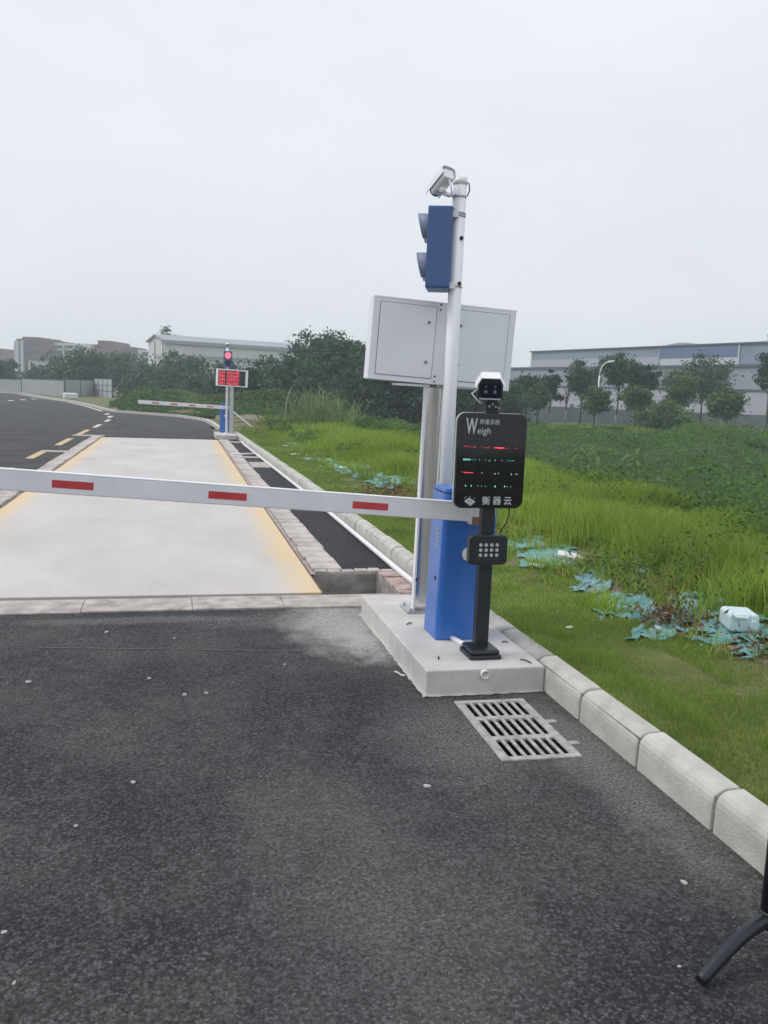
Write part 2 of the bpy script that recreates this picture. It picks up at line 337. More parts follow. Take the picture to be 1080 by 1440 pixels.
# bare stony soil along the debris line between lawn and field
_nz = _n.nodes.new('ShaderNodeTexNoise'); _nz.inputs['Scale'].default_value = 2.4; _nz.inputs['Detail'].default_value = 8; _nz.inputs['Roughness'].default_value = .7; _n.links.new(_t.outputs['Object'], _nz.inputs[0])
_a = _n.nodes.new('ShaderNodeMath'); _a.operation = 'MULTIPLY_ADD'; _n.links.new(_nz.outputs[0], _a.inputs[0]); _a.inputs[1].default_value = 1.1; _n.links.new(_s.outputs[0], _a.inputs[2])
_c = _n.nodes.new('ShaderNodeMath'); _c.operation = 'COMPARE'; _n.links.new(_a.outputs[0], _c.inputs[0]); _c.inputs[1].default_value = 3.86; _c.inputs[2].default_value = .36
_y = _n.nodes.new('ShaderNodeMix'); _y.data_type = 'RGBA'; _n.links.new(_c.outputs[0], _y.inputs[0]); _n.links.new(_x.outputs[2], _y.inputs[6]); _y.inputs[7].default_value = (.185, .15, .105, 1); _n.links.new(_y.outputs[2], _p.inputs['Base Color'])
tag(grid('ground', xs, ys, m_ground), kind='structure')

# ------------------------------------------------------------------ road surface
def sheet(name, polys, z, mat, kind='structure', parent=None):
    b = MB()
    for q in polys: b.add([(x, y, z) for x, y in q], [tuple(range(len(q)))])
    o = b.build(name, mat, parent)
    if kind: o['kind'] = kind
    return o
def kf(y): return float(kb(y))-.10
ROAD_EDGE = [(1.62, 28.2), (1.42, 33), (1.34, 36.2), (1.19, 38.85), (.75, 41), (-.03, 43.3), (-1.6, 45.4), (-3.08, 47.24), (-3.78, 49.5), (-5.1, 56.1), (-7.6, 67), (-10.6, 76.3), (-15.1, 92.4), (-22, 101)]
GX1, GX2, GY1, GY2 = 1.425, 1.775, 3.43, 4.14                 # opening under the drain grate
front = [(-70, -45)]+[(kf(y), y) for y in np.linspace(-45, GY1, 9)]+[(-70, GY1)]
mid_l = [(-70, GY1), (GX1, GY1), (GX1, GY2), (-70, GY2)]; mid_r = [(GX2, GY1), (kf(GY1), GY1), (kf(GY2), GY2), (GX2, GY2)]
front2 = [(-70, GY2), (kf(GY2), GY2), (kf(5.2), 5.2), (kf(6.17), 6.17), (-70, 6.17)]
far = [(-70, 26.3), (kf(26.3), 26.3)]+ROAD_EDGE+[(-70, 104)]
leftp = [(-70, 6.17), (-2.42, 6.17), (-2.42, 26.3), (-70, 26.3)]
sheet('road', [front, mid_l, mid_r, front2, leftp, far], 0.0, m_asph)
# fresh asphalt beside the weighbridge
strip = [(1.44, 7.58)]+[(kf(y), y) for y in np.linspace(7.58, 26.3, 9)]+[(1.36, 26.3)]
edge_pts = [(1.40+.035*math.sin(y*3.1)+.03*math.sin(y*7.7), y) for y in np.linspace(25.5, 8.2, 60)]
sheet('asphalt_infill', [strip[:-1]+[(1.36, 26.3)]+edge_pts], .004, m_asph_new)
sheet('cement_bed', [[(1.14, 7.40), (kf(7.4), 7.4), (kf(16), 16), (kf(26.3), 26.3), (1.14, 26.3)], [(-2.44, 6.5), (-2.12, 6.5), (-2.12, 26.3), (-2.44, 26.3)]], -.012, m_rubble)
# concrete threshold in front of the deck, in slabs
thr = tag(MB().b2((-3.3, 6.15, -.35), (1.93, 6.53, -.012)).build('concrete_threshold', m_rubble), kind='structure')
x = -3.3; i = 0
while x < 1.9:
    x2 = min(x+.55+.5*random.random(), 1.93)
    MB().b2((x+.0015, 6.17+random.uniform(-.012, .012), -.012), (x2-.0015, 6.535, .012+random.uniform(-.002, .003))).build('slab', m_rubble, thr, bevel=.006); x = x2
# road paint
def quadline(a, b, wdt):
    a = Vector((*a, 0)); b = Vector((*b, 0)); n = (b-a).normalized().cross(Vector((0, 0, 1)))*wdt/2
    return [(p.x, p.y) for p in (a-n, b-n, b+n, a+n)]
yd = [quadline((-2.9, 10.2), (-2.9, 12.6), .16), quadline((-2.9, 14.3), (-2.9, 16.5), .16), quadline((-2.9, 18.5), (-2.9, 20.8), .16), quadline((-2.86, 22.4), (-2.86, 25.1), .16), quadline((-2.86, 27.0), (-2.85, 29.8), .16)]
wdash = [quadline((-2.8, 31.3), (-2.8, 33.7), .16), quadline((-2.8, 36), (-2.8, 38.2), .16), quadline((-3.0, 40.3), (-3.0, 42.2), .2), quadline((-3.35, 43.7), (-3.4, 45.3), .2)]
edge_l = [quadline((-3.9, 48.2), (-5.4, 56), .18), quadline((-5.4, 56), (-7.9, 66.8), .2), quadline((-7.9, 66.8), (-10.9, 76), .22), quadline((-10.9, 76), (-15.3, 91), .25)]
sheet('lane_marking', yd, .005, m_yellow); sheet('lane_marking', wdash+edge_l, .005, m_yellow2)
far_dash = [quadline((-11.2+.2*k, 60+3.6*k), (-11.2+.2*k-.5, 62+3.6*k), .35) for k in range(-2, 4)]
sheet('lane_marking', far_dash, .005, m_yellow2)
m_chalk = material('faint_chalk', (.11, .108, .105), .9, var=.4, vscale=25)
ca_, cb_ = G(55, 911), G(430, 916); sheet('chalk_line', [quadline((ca_.x, ca_.y), (cb_.x, cb_.y), .012)], .003, m_chalk)
# far kerb round the road corner
fk = MB()
pts = [Vector((*p, 0)) for p in ROAD_EDGE]
for a, b in zip(pts[:-1], pts[1:]):
    n = (b-a).normalized().cross(Vector((0, 0, 1)))*.075
    fk.add([a-n-Vector((0, 0, .1)), b-n-Vector((0, 0, .1)), b+n-Vector((0, 0, .1)), a+n-Vector((0, 0, .1)), a-n+Vector((0, 0, .12)), b-n+Vector((0, 0, .12)), b+n+Vector((0, 0, .12)), a+n+Vector((0, 0, .12))],
           [(0, 1, 2, 3), (4, 5, 6, 7), (0, 1, 5, 4), (1, 2, 6, 5), (2, 3, 7, 6), (3, 0, 4, 7)])
tag(fk.build('kerb', m_kerb[1]), kind='structure')

# ------------------------------------------------------------------ kerb of rounded stones
kp = MB(); yy = np.linspace(-3, 28.4, 40)
for a, b in zip(yy[:-1], yy[1:]):
    xa, xb = float(kb(a)), float(kb(b))
    kp.add([(xa-.118, a, -.2), (xa-.012, a, -.2), (xa-.012, a, .135), (xa-.118, a, .135), (xb-.118, b, -.2), (xb-.012, b, -.2), (xb-.012, b, .135), (xb-.118, b, .135)],
           [(0, 1, 5, 4), (1, 2, 6, 5), (2, 3, 7, 6), (3, 0, 4, 7)])
kerb = tag(kp.build('kerb', m_mortar), kind='structure')
prof = [(-.133, -.15), (-.130, .105)]+[(-.130+.06*(1-math.cos(R(t))), .105+.058*math.sin(R(t))) for t in (20, 40, 60, 78)]+[(-.02, .166), (.0, .150), (.002, -.15)]
SL = .562
kmesh = [MB().prism(prof, (0, -(SL-.016)/2, 0), (1, 0, 0), (0, 0, 1), (0, 1, 0), SL-.016).mesh('kerbstone') for _ in range(3)]
for k, me in enumerate(kmesh):
    me.materials.append(m_kerb[k])
y0 = 2.71+.281-SL*8; k = 0
while y0 < 28.0:
    o = bpy.data.objects.new('kerbstone', kmesh[(k*7+k//3) % 3]); COL.objects.link(o); o.parent = kerb
    x1, x2 = float(kb(y0-.28)), float(kb(y0+.28))
    o.location = ((x1+x2)/2+random.uniform(-.005, .005), y0, random.uniform(-.005, .005)); o.rotation_euler = (random.uniform(-.006, .006), random.uniform(-.01, .01), -math.atan2(x2-x1, .56)+random.uniform(-.006, .006))
    b = o.modifiers.new('bevel', 'BEVEL'); b.width = .011; b.segments = 2; b.limit_method = 'ANGLE'; b.angle_limit = R(50)
    y0 += SL; k += 1

# ------------------------------------------------------------------ weighbridge
def deck_mat():
    m = bpy.data.materials.new('deck_concrete'); m.use_nodes = True; n = m.node_tree; nn = n.nodes.new; ll = n.links.new; p = n.nodes['Principled BSDF']
    t = nn('ShaderNodeTexCoord'); co = t.outputs['Object']
    mp_ = nn('ShaderNodeMapping'); mp_.inputs['Scale'].default_value = (1, .55, 1); ll(co, mp_.inputs[0])
    def noise(sc, det=5, ro=.6, v=None):
        a = nn('ShaderNodeTexNoise'); a.inputs['Scale'].default_value = sc; a.inputs['Detail'].default_value = det; a.inputs['Roughness'].default_value = ro; ll(v or co, a.inputs[0]); return a.outputs[0]
    def mr_(v, a, b, c, d):
        q = nn('ShaderNodeMapRange'); q.inputs[1].default_value = a; q.inputs[2].default_value = b; q.inputs[3].default_value = c; q.inputs[4].default_value = d; ll(v, q.inputs[0]); return q.outputs[0]
    def mix(f, a, b):
        q = nn('ShaderNodeMix'); q.data_type = 'RGBA'
        for k_, v in ((0, f), (6, a), (7, b)):
            if isinstance(v, (tuple, float)): q.inputs[k_].default_value = (*v, 1) if isinstance(v, tuple) else v
            else: ll(v, q.inputs[k_])
        return q.outputs[2]
    c = mix(mr_(noise(1.1, 6, .6, mp_.outputs[0]), .3, .7, 0, 1), (.46, .43, .40), (.58, .545, .51))
    c = mix(mr_(noise(7, 4), .62, .8, 0, .35), c, (.38, .36, .34))
    ms_ = nn('ShaderNodeMapping'); ms_.inputs['Scale'].default_value = (3.2, .12, 1); ll(co, ms_.inputs[0])
    c = mix(mr_(noise(1.6, 5, .65, ms_.outputs[0]), .54, .76, 0, .3), c, (.40, .38, .36))
    mt_ = nn('ShaderNodeMapping'); mt_.inputs['Scale'].default_value = (.22, 2.4, 1); ll(co, mt_.inputs[0])
    c = mix(mr_(noise(1.3, 6, .7, mt_.outputs[0]), .56, .78, 0, .3), c, (.61, .59, .56))
    c = mix(mr_(noise(26, 3, .6), .70, .74, 0, .7), c, (.22, .20, .185))
    s = nn('ShaderNodeSeparateXYZ'); ll(co, s.inputs[0])
    ab = nn('ShaderNodeMath'); ab.operation = 'ABSOLUTE'; ll(s.outputs[0], ab.inputs[0])
    ad = nn('ShaderNodeMath'); ad.operation = 'ADD'; ll(ab.outputs[0], ad.inputs[0])
    w_ = mr_(noise(2.5, 5), .3, .7, -.10, .10); ll(w_, ad.inputs[1])
    f = mr_(ad.outputs[0], 1.28, 1.52, 0, .78)
    f2 = nn('ShaderNodeMath'); f2.operation = 'MULTIPLY'; ll(f, f2.inputs[0]); ll(mr_(noise(16, 5), .3, .6, .65, 1), f2.inputs[1])
    c = mix(f2.outputs[0], c, (.70, .50, .23))
    ll(c, p.inputs['Base Color']); p.inputs['Roughness'].default_value = .8
    bp = nn('ShaderNodeBump'); bp.inputs['Strength'].default_value = .2; bp.inputs['Distance'].default_value = .005; ll(noise(80, 5), bp.inputs['Height']); ll(bp.outputs[0], p.inputs['Normal'])
    return m
m_deck = deck_mat()
DX = -.49
wb = thing('weighbridge', 'long pale concrete weighbridge deck with yellow painted edges behind the near boom', 'weighbridge', (DX, 6.56, 0))
dy = [0, 6.32, 12.85, 19.15]
for a, b in zip(dy[:-1], dy[1:]):
    box('deck_panel', (0, (a+b)/2, -.10), (3.18, b-a-.014, .25), m_deck, wb, bevel=.006)
for s in (-1, 1):
    box('edge_angle', (s*1.594, 9.57, -.102), (.008, 19.13, .25), m_rust, wb)
for s in (-1, 1):
    for y in (1.2, 6.3, 12.8, 18): box('support_block', (s*1.2, y, -.5625), (.5, .3, .675), m_pit, wb)
# pit walls and surround
pit = tag(MB().b2((1.16, 7.40, -.9), (1.95, 7.47, -.013)).build('pit_wall', m_pit), kind='structure')
tag(MB().b2((1.73, 6.54, -.9), (1.80, 7.40, -.013)).build('pit_wall', m_pit), kind='structure')
tag(MB().b2((-3.0, 6.36, -.9), (1.73, 6.53, -.36)).build('pit_wall', m_pit), kind='structure')
tag(MB().b2((-2.6, 6.53, -.9), (1.73, 26.0, -.88)).build('pit_floor', m_pit), kind='structure')
# right-hand side: strip of cement blocks, cross channels, pit rim bricks
bs = tag(MB().b2((1.15, 7.475, -.5), (1.17, 26, -.03)).build('block_edging', m_pit), kind='structure')
y = 7.50; k = 0
bmesh_blocks = []
for q in range(3):
    bm_ = bmesh.new(); bmesh.ops.create_cube(bm_, size=1)
    for v in bm_.verts: v.co.x *= .26; v.co.y *= .50; v.co.z *= .10; v.co += Vector((random.uniform(-.012, .012), random.uniform(-.015, .015), random.uniform(-.008, .006) if v.co.z > 0 else 0))
    me = bpy.data.meshes.new('block'); bm_.to_mesh(me); bm_.free(); me.materials.append((m_block, m_rubble, m_block)[q]); bmesh_blocks.append(me)
def block(parent, x, y):
    o = bpy.data.objects.new('block', random.choice(bmesh_blocks)); COL.objects.link(o); o.parent = parent
    o.location = (x+random.uniform(-.01, .01), y, -.030+random.uniform(-.006, .008)); o.rotation_euler = (0, 0, random.uniform(-.03, .03))
    b = o.modifiers.new('bevel', 'BEVEL'); b.width = .012; b.segments = 2
while y < 25.6:
    block(bs, 1.305, y+.25); y += .53
bl = tag(MB().b2((-2.14, 6.6, -.5), (-2.12, 26, -.03)).build('block_edging', m_pit), kind='structure')
y = 6.7
while y < 25.8:
    block(bl, -2.28, y+.25); y += .53
rim = tag(MB().b2((1.80, 6.55, -.3), (1.96, 7.40, -.02)).build('pit_rim', m_rubble), kind='structure')
for q in range(7):
    MB().b2((1.735, 6.56+q*.12, -.02), (1.955+random.uniform(-.01, .01), 6.668+q*.12, .012+random.uniform(-.003, .006))).build('brick', m_tile, rim, bevel=.006)
for q in range(6):
    MB().b2((1.18+q*.122, 7.41, -.02), (1.29+q*.122, 7.53+random.uniform(-.015, .015), .010+random.uniform(-.003, .004))).build('brick', m_rubble, rim, bevel=.008)
for (x1, x2, y1, y2) in ((1.14, 1.86, 19.7, 20.1), (1.14, 1.8, 24.9, 25.4), (-2.98, -2.1, 20.3, 20.7), (-2.98, -2.1, 26.4, 26.9), (1.45, 1.85, 17.4, 18.6)):
    tag(MB().b2((x1, y1, -.1), (x2, y2, .010)).build('cement_channel', m_rubble, bevel=.008), kind='structure')
for (x1, x2, y1, y2) in ((1.17, 1.55, 20.12, 20.4), (1.17, 1.55, 25.45, 25.8)):
    tag(MB().b2((x1, y1, -.1), (x2, y2, .011)).build('channel_cover', m_dark), kind='structure')

# white conduit beside the kerb
pp = [(1.60, 27.1, .10), (1.76, 26.6, .045), (1.80, 25.9, .035)]+[(float(kb(y))-.168, y, .033) for y in np.linspace(24, 7.2, 10)]+[(1.915, 6.75, .04), (1.905, 6.60, .05)]
cnd = thing('conduit_pipe', 'long white plastic conduit lying in the gutter beside the kerb', 'pipe', (1.9, 6.6, 0))
o = tube('pipe', [Vector(p)-Vector((1.9, 6.6, 0)) for p in pp], .026, m_pvc, cnd, 10)
tube('coupling', [(-.01, 4.68, .033), (-.008, 4.80, .033)], .034, m_pvc, cnd)
tag(tube('branch_pipe', [(1.20, 20.25, .036), (1.78, 20.55, .036)], .022, m_pvc), 'short white pipe crossing the infill to the conduit near the far signal', 'pipe')

# ------------------------------------------------------------------ plinth, grate
PZ = .142
pl = tag(MB().b2((1.29, 4.265, -.08), (1.968, 5.96, PZ)).build('concrete_plinth', m_plinth, bevel=.01, seg=3), 'low pale concrete plinth carrying the near barrier, signal pole and display post', 'plinth')
fil = MB(); fp_ = []
for k in range(90):
    t = k/89; fp_.append((1.288-.006-.016*float(vn(t*40, 1.7)), 4.24+1.72*t))
for a, b in zip(fp_[:-1], fp_[1:]): fil.add([(a[0], a[1], .003), (b[0], b[1], .003), (1.292, b[1], .016), (1.292, a[1], .016)], [(0, 1, 2, 3)])
fp_ = [(1.27+.69*k/39, 4.262-.008-.016*float(vn(k*.6, 5.2))) for k in range(40)]
for a, b in zip(fp_[:-1], fp_[1:]): fil.add([(a[0], a[1], .003), (b[0], b[1], .003), (b[0], 4.267, .014), (a[0], 4.267, .014)], [(0, 1, 2, 3)])
tag(fil.build('mortar_fillet', m_conc), kind='structure')
gl, gw = .745, .385
gr = thing('drain_grate', 'slotted cast iron drain grate in the asphalt in front of the plinth', 'drain grate', (1.600, 3.785, 0), (0, 0, R(-1.2)))
fr = MB(); z0, z1 = -.008, .0075
for sgn in (-1, 1):
    fr.b2((sgn*gw/2-sgn*.036, -gl/2, z0), (sgn*gw/2, gl/2, z1)); fr.b2((-gw/2+.036, sgn*gl/2-sgn*.038, z0), (gw/2-.036, sgn*gl/2, z1))
fr.build('frame', m_iron, gr, bevel=.004)
for yc in (-.125, .125): MB().b2((-gw/2+.036, yc-.022, z0), (gw/2-.036, yc+.022, z1-.001)).build('cross_bar', m_iron, gr, bevel=.003)
pitch_ = (gw-.072)/7
slotrows = [(-gl/2+.038, -.147), (-.103, .103), (.147, gl/2-.038)]
barm = {}
for ya, yb in slotrows:
    for q in range(8):
        xc = -gw/2+.036+q*pitch_; hw = .0088
        a, b = max(xc-hw, -gw/2+.036), min(xc+hw, gw/2-.036)
        MB().b2((a, ya, -.002), (b, yb, z1-.0015)).build('bar', m_iron, gr, bevel=.002)
sh = MB()
for sgn in (-1, 1):
    sh.b2((sgn*(gw/2-.005), -gl/2, -.6), (sgn*(gw/2+.03), gl/2, -.010)); sh.b2((-gw/2, sgn*(gl/2-.005), -.6), (gw/2, sgn*(gl/2+.03), -.011))
sh.b2((-gw/2, -gl/2, -.6), (gw/2, gl/2, -.56))
sh.build('sump', m_dark, gr)
MB().b2((gw/2, .03, z0), (gw/2+.05, .065, .008)).build('hinge_lug', m_iron, gr, bevel=.003)
MB().b2((gw/2, -.24, z0), (gw/2+.05, -.205, .008)).build('hinge_lug', m_iron, gr, bevel=.003)

# pipe stubs
def ring(name, p0, p1, r, r2, mat, parent=None, n=16):
    b = MB(); p0, p1 = Vector(p0), Vector(p1); t = (p1-p0).normalized(); u = t.orthogonal().normalized(); v = t.cross(u)
    vs = [p+(u*math.cos(2*math.pi*j/n)+v*math.sin(2*math.pi*j/n))*rr for p, rr in ((p0, r), (p1, r), (p1, r2), (p0, r2)) for j in range(n)]
    b.add(vs, [(i*n+j, i*n+(j+1) % n, ((i+1) % 4)*n+(j+1) % n, ((i+1) % 4)*n+j) for i in range(4) for j in range(n)])
    return smooth_auto(b.build(name, mat, parent))
st = thing('pipe_stub', 'open white pipe end sticking out of the front edge of the plinth', 'pipe', (1.615, 4.262, .112))
ring('pipe', (0, -.016, 0), (0, .05, 0), .024, .019, m_pvc, st); MB().tube([(0, .004, 0), (0, .03, 0)], .0188, 14).build('bore', m_dark, st)
tag(tube('pipe_stub', [(1.60, 4.80, PZ+.014), (1.645, 4.60, PZ+.014)], .016, m_pvc), 'thin white pipe running from the blue cabinet to the kiosk foot', 'pipe')

# ------------------------------------------------------------------ barrier
def make_barrier(loc, lean, boom_side, L_boom, slope, labels, stripes, front=-1):
    b = thing('boom_barrier', labels[0], 'boom barrier', loc, (0, R(lean), 0))
    W, D, Hh = .335, .28, .875
    body = MB().prism(rrect(W, D, .03, 4), (0, 0, .0), (1, 0, 0), (0, 1, 0), (0, 0, 1), Hh).build('cabinet', m_blue, b, bevel=.004)
    cap = MB().prism(rrect(W-.012, D-.012, .03, 4), (0, 0, Hh+.004), (1, 0, 0), (0, 1, 0), (0, 0, 1), .03).build('lid', m_blue, b, bevel=.009)
    MB().prism(rrect(W-.02, D-.02, .025, 4), (0, 0, Hh-.002), (1, 0, 0), (0, 1, 0), (0, 0, 1), .007).build('lid_seam', m_dark, b)
    for q in range(5):
        o = MB().prism(rrect(.055, .011, .005, 3), (0, 0, 0), (0, 1, .25), (0, 0, 1), (-1, 0, 0), .003).build('louvre', m_galv, b); o.location = (-W/2+.0005, -.035, .555+q*.026)
    tube('lock', [(.0, front*D/2, .525), (.0, front*(D/2+.016), .525)], .042, m_white, b, 20)
    tube('lock_core', [(.0, front*(D/2+.016), .525), (.0, front*(D/2+.02), .525)], .012, m_galv, b)
    MB().prism(rrect(W-.05, .01, .004, 2), (0, front*D/2, .44), (1, 0, 0), (0, 0, 1), (0, front, 0), .0015).build('door_seam', m_blue, b)
    tube('side_plug', [(-W/2+.001, -.05, .36), (-W/2-.004, -.05, .36)], .012, m_dark, b)
    # arm
    yb = front*(D/2+.075)
    bx0 = .075
    arm = MB().box((-L_boom/2, 0, 0), (L_boom, .048, .104)).build('boom', m_boom, b, bevel=.005)
    arm.location = (bx0, yb, .78); arm.rotation_euler = (0, R(slope-lean), 0)
    box('top_rail', (-L_boom/2, 0, .0545), (L_boom, .05, .008), m_white, arm, bevel=.002)
    box('end_cap', (-L_boom-.004, 0, 0), (.01, .052, .108), m_dark, arm)
    for xs_ in stripes:
        for f in (-1, 1): MB().b2((xs_-.102, f*.0241, -.021), (xs_+.102, f*.0256, .019)).build('reflective_strip', m_red, arm)
    tube('pivot', [(.06, front*D/2, .78), (.06, yb, .78)], .045, m_galv, b, 18)
    br = MB().box((-.02, 0, 0), (.15, .062, .118)).build('arm_clamp', m_boom, b, bevel=.003); br.location = (bx0-.02, yb, .772); br.rotation_euler = (0, R(slope-lean), 0)
    box('clamp_plate', (-.02, front*.034, -.035), (.13, .006, .045), m_rust, br)
    tube('bolt', [(-.03, front*.037, -.03), (-.03, front*.043, -.03)], .008, m_galv, br); tube('bolt', [(.03, front*.037, -.04), (.03, front*.043, -.04)], .008, m_galv, br)
    return b
make_barrier((1.665, 4.94, PZ), 1.3, -1, 4.3, 3.55, ['blue barrier cabinet with long white red-striped boom on the near plinth'], [-.71-.79*k for k in range(5)])

# ------------------------------------------------------------------ near signal pole, light, dome camera
PX, PY = 1.672, 5.30
pole = thing('signal_pole', 'tall round white steel pole standing behind the near blue cabinet', 'pole', (PX, PY, PZ))
PH = 2.905-PZ
tube('shaft', [(0, 0, .01), (0, 0, PH)], .0415, m_white, pole, 28)
tube('base_flange', [(0, 0, 0), (0, 0, .012)], .085, m_white, pole, 24)
tube('cap', [(0, 0, PH-.035), (0, 0, PH+.006)], .0445, m_white, pole, 28)
for z in (2.80, 2.70, 2.685, 2.262): tube('clamp_band', [(0, 0, z-PZ-.006), (0, 0, z-PZ+.006)], .0445, m_galv, pole, 28)
for z in (2.55, 2.278): tube('cable_plug', [(.012, -.036, z-PZ), (.014, -.0445, z-PZ)], .013, m_dark, pole, 14)
tube('cable', [(.03, 0, 2.895-PZ), (.055, -.01, 2.88-PZ), (.06, -.01, 2.84-PZ), (.05, 0, 2.81-PZ), (.035, 0, 2.80-PZ)], .004, m_dark, pole, 8)

def make_light(loc, ang, label, lit):
    t = thing('traffic_light', label, 'traffic light', loc, (0, 0, ang))       # faces local -y
    MB().prism(rrect(.26, .49, .015, 3), (0, .075, .0), (1, 0, 0), (0, 0, 1), (0, -1, 0), .15).build('housing', m_bluel, t, bevel=.006)
    for k, z in enumerate((.115, -.12)):
        d = tube('lens', [(0, -.07, z), (0, -.082, z)], .093, m_lamp if (lit and k == 0) else m_lens, t, 24)
        vz = MB(); n = 18; vs_ = []
        for j in range(n+1):
            a = R(-35+250*j/n); L_ = .070*(.42+.58*max(0, math.sin(max(0, min(math.pi, (a+R(35))*180/250)))))
            for rr in (.104, .099):
                vs_.append((rr*math.cos(a), -.075, z+rr*math.sin(a))); vs_.append((rr*math.cos(a), -.075-L_, z+rr*math.sin(a)))
        fs = []
        for j in range(n):
            b = j*4; c = b+4; fs += [(b, c, c+1, b+1), (b+2, b+3, c+3, c+2), (b+1, c+1, c+3, b+3)]
        vz.add(vs_, fs); o = vz.build('visor', m_visor, t, smooth=True)
    for z in (.225, -.215): box('bracket', (.10, .09, z), (.06, .04, .035), m_galv, t)
    return t
# faces left along the boom, away from the camera
tl = make_light((1.585, 5.372, 2.487), R(-110), 'blue two-lamp traffic light seen from behind on the near pole', False)
for c in list(tl.children):
    if c.name.startswith('bracket'): bpy.data.objects.remove(c)
for z in (.2, -.225): box('bracket', (.05, .085, z), (.10, .05, .035), m_white, tl)

def make_bullet(loc, rot, label, arm):
    t = thing('security_camera', label, 'security camera', loc)
    h = bpy.data.objects.new('camera_head', None)
    body = MB().prism(rrect(.075, .07, .02, 4), (0, -.10, 0), (1, 0, 0), (0, 0, 1), (0, 1, 0), .20).build('body', m_white, t, bevel=.005)
    body.rotation_euler = rot; body.scale = (.98, .78, .98)
    MB().prism([(-.05, -.01), (-.05, .035), (-.03, .052), (.03, .052), (.05, .035), (.05, -.01), (.046, -.01), (.046, .033), (.028, .048), (-.028, .048), (-.046, .033), (-.046, -.01)], (0, -.11, 0), (1, 0, 0), (0, 0, 1), (0, 1, 0), .26).build('sunshield', m_white, body)
    tube('front_ring', [(0, .108, 0), (0, .116, 0)], .034, m_dark, body, 20)
    tube('arm', arm, .014, m_white, t, 10); tube('joint', [arm[0], Vector(arm[0])+Vector((0, 0, .03))], .022, m_white, t, 14)
    tube('cable', [(0.02, -.08, 0), (.03, -.1, -.05), (.05, -.05, -.08), Vector(arm[-1])], .0045, m_white, t, 8)
    return t
make_bullet((1.548, 5.27, 2.868), (R(-30), R(8), R(14)), 'white bullet camera on a bracket at the top of the near pole', [(.005, -.005, -.06), (.05, 0, -.07), (.095, .02, -.05)])

# ------------------------------------------------------------------ display board (seen from behind)
db = thing('display_board', 'large white enamel display cabinet seen from behind on a steel post', 'display board', (1.60, 5.53, PZ), (0, R(.9), 0))
box('base_plate', (0, 0, .006), (.22, .22, .012), m_galv, db, bevel=.002)
for sx in (-1, 1):
    for sy in (-1, 1): tube('bolt', [(sx*.085, sy*.085, .012), (sx*.085, sy*.085, .034)], .008, m_galv, db, 6)
box('post', (0, 0, .755), (.10, .10, 1.49), m_steel, db, bevel=.006)
box('post_edge_glint', (-.056, -.03, .755), (.012, .05, 1.48), m_white, db)  # white strips stand in for bright reflections along the polished post's edges
box('post_edge_glint', (.056, -.03, .90), (.012, .05, 1.2), m_white, db)  # right-hand reflection strip, likewise painted white
for x in (-.15, .16): box('bracket', (x, .0, 1.505), (.22, .13, .014), m_white, db)
tube('plug', [(-.045, -.052, .22), (-.045, -.056, .22)], .010, m_dark, db)
bx_ = MB().box((0, 0, 0), (.945, .16, .52)).build('cabinet', m_whitebox, db, bevel=.006, loc=(.027, -.015, 1.775), rot=(0, R(1.9), R(-2.5)))
for x1, x2 in ((-.425, -.06), (.06, .425)):
    xc = (x1+x2)/2
    MB().b2((x1-.003, -.0805, -.228), (x2+.003, -.0812, .228)).build('door_gap', m_dark, bx_)
    d = MB().b2((x1, -.081, -.225), (x2, -.086, .225)).build('door', m_whitebox, bx_, bevel=.002)
    lx = x2-.045 if x1 < 0 else x1+.045
    for z in (.125, -.125):
        k_ = tube('lock', [(lx, -.086, z), (lx, -.092, z)], .0125, m_galv, d, 16); tube('keyhole', [(lx, -.092, z), (lx, -.0935, z)], .006, m_dark, d, 10)
for x in (-.035, ):
    for z in (.243, .212, -.21, -.243): tube('screw', [(x, -.08, z), (x, -.0825, z)], .006, m_dark, bx_, 10)
for z in (.255, -.255): box('edge_fold', (0, -.079, z), (.944, .006, .008), m_whitebox, bx_)

# ------------------------------------------------------------------ weighing kiosk
ks = thing('weighing_kiosk', 'black weighing terminal with tall lettered screen and keypad on a post', 'kiosk', (1.672, 4.50, PZ))
box('base', (0, 0, .013), (.185, .20, .026), m_black, ks, bevel=.008)
MB().prism([(-.085, -.095), (.085, -.095), (.085, .095), (-.085, .095)], (0, 0, .026), (1, 0, 0), (0, 1, 0), (0, 0, 1), .028).build('base_cover', m_black, ks, bevel=.014)
box('post', (0, .01, .68), (.076, .062, 1.28), m_black, ks, bevel=.006)
SX, SZ = 1.648-1.672, 1.2485-PZ
fr_ = MB().prism(rrect(.396, .515, .047, 8), (SX, -.028, SZ), (1, 0, 0), (0, 0, 1), (0, -1, 0), .042).build('screen', m_black, ks, bevel=.005)
MB().prism(rrect(.400, .519, .049, 8), (SX, -.034, SZ), (1, 0, 0), (0, 0, 1), (0, -1, 0), .018).build('bezel', m_silver, fr_, bevel=.003)
fz = -.0705
MB().prism(rrect(.386, .505, .043, 8), (SX, -.0695, SZ), (1, 0, 0), (0, 0, 1), (0, -1, 0), .0015).build('glass', m_screen, fr_)
fy = -.0722
def sxz(u, v): return (SX-.198+.396*u, fy, SZ+.2575-.515*v)       # u right, v down, both 0..1
text_part('letter', 'W', .118, m_grey, fr_, sxz(.118, .215), .50, .0022)
text_part('lettering', 'eigh', .052, m_grey, fr_, sxz(.275, .215), .95, 0)
text_part('lettering', '称重系统', .0305, m_grey, fr_, sxz(.305, .112), .95, 0)
text_part('lettering', '衡 器 云', .049, m_grey, fr_, sxz(.395, .952), 1.0, .0006)
lg = MB(); c0 = Vector(sxz(.215, .928)); P2 = lambda a, b: (c0.x+a, c0.y-.0005, c0.z+b)
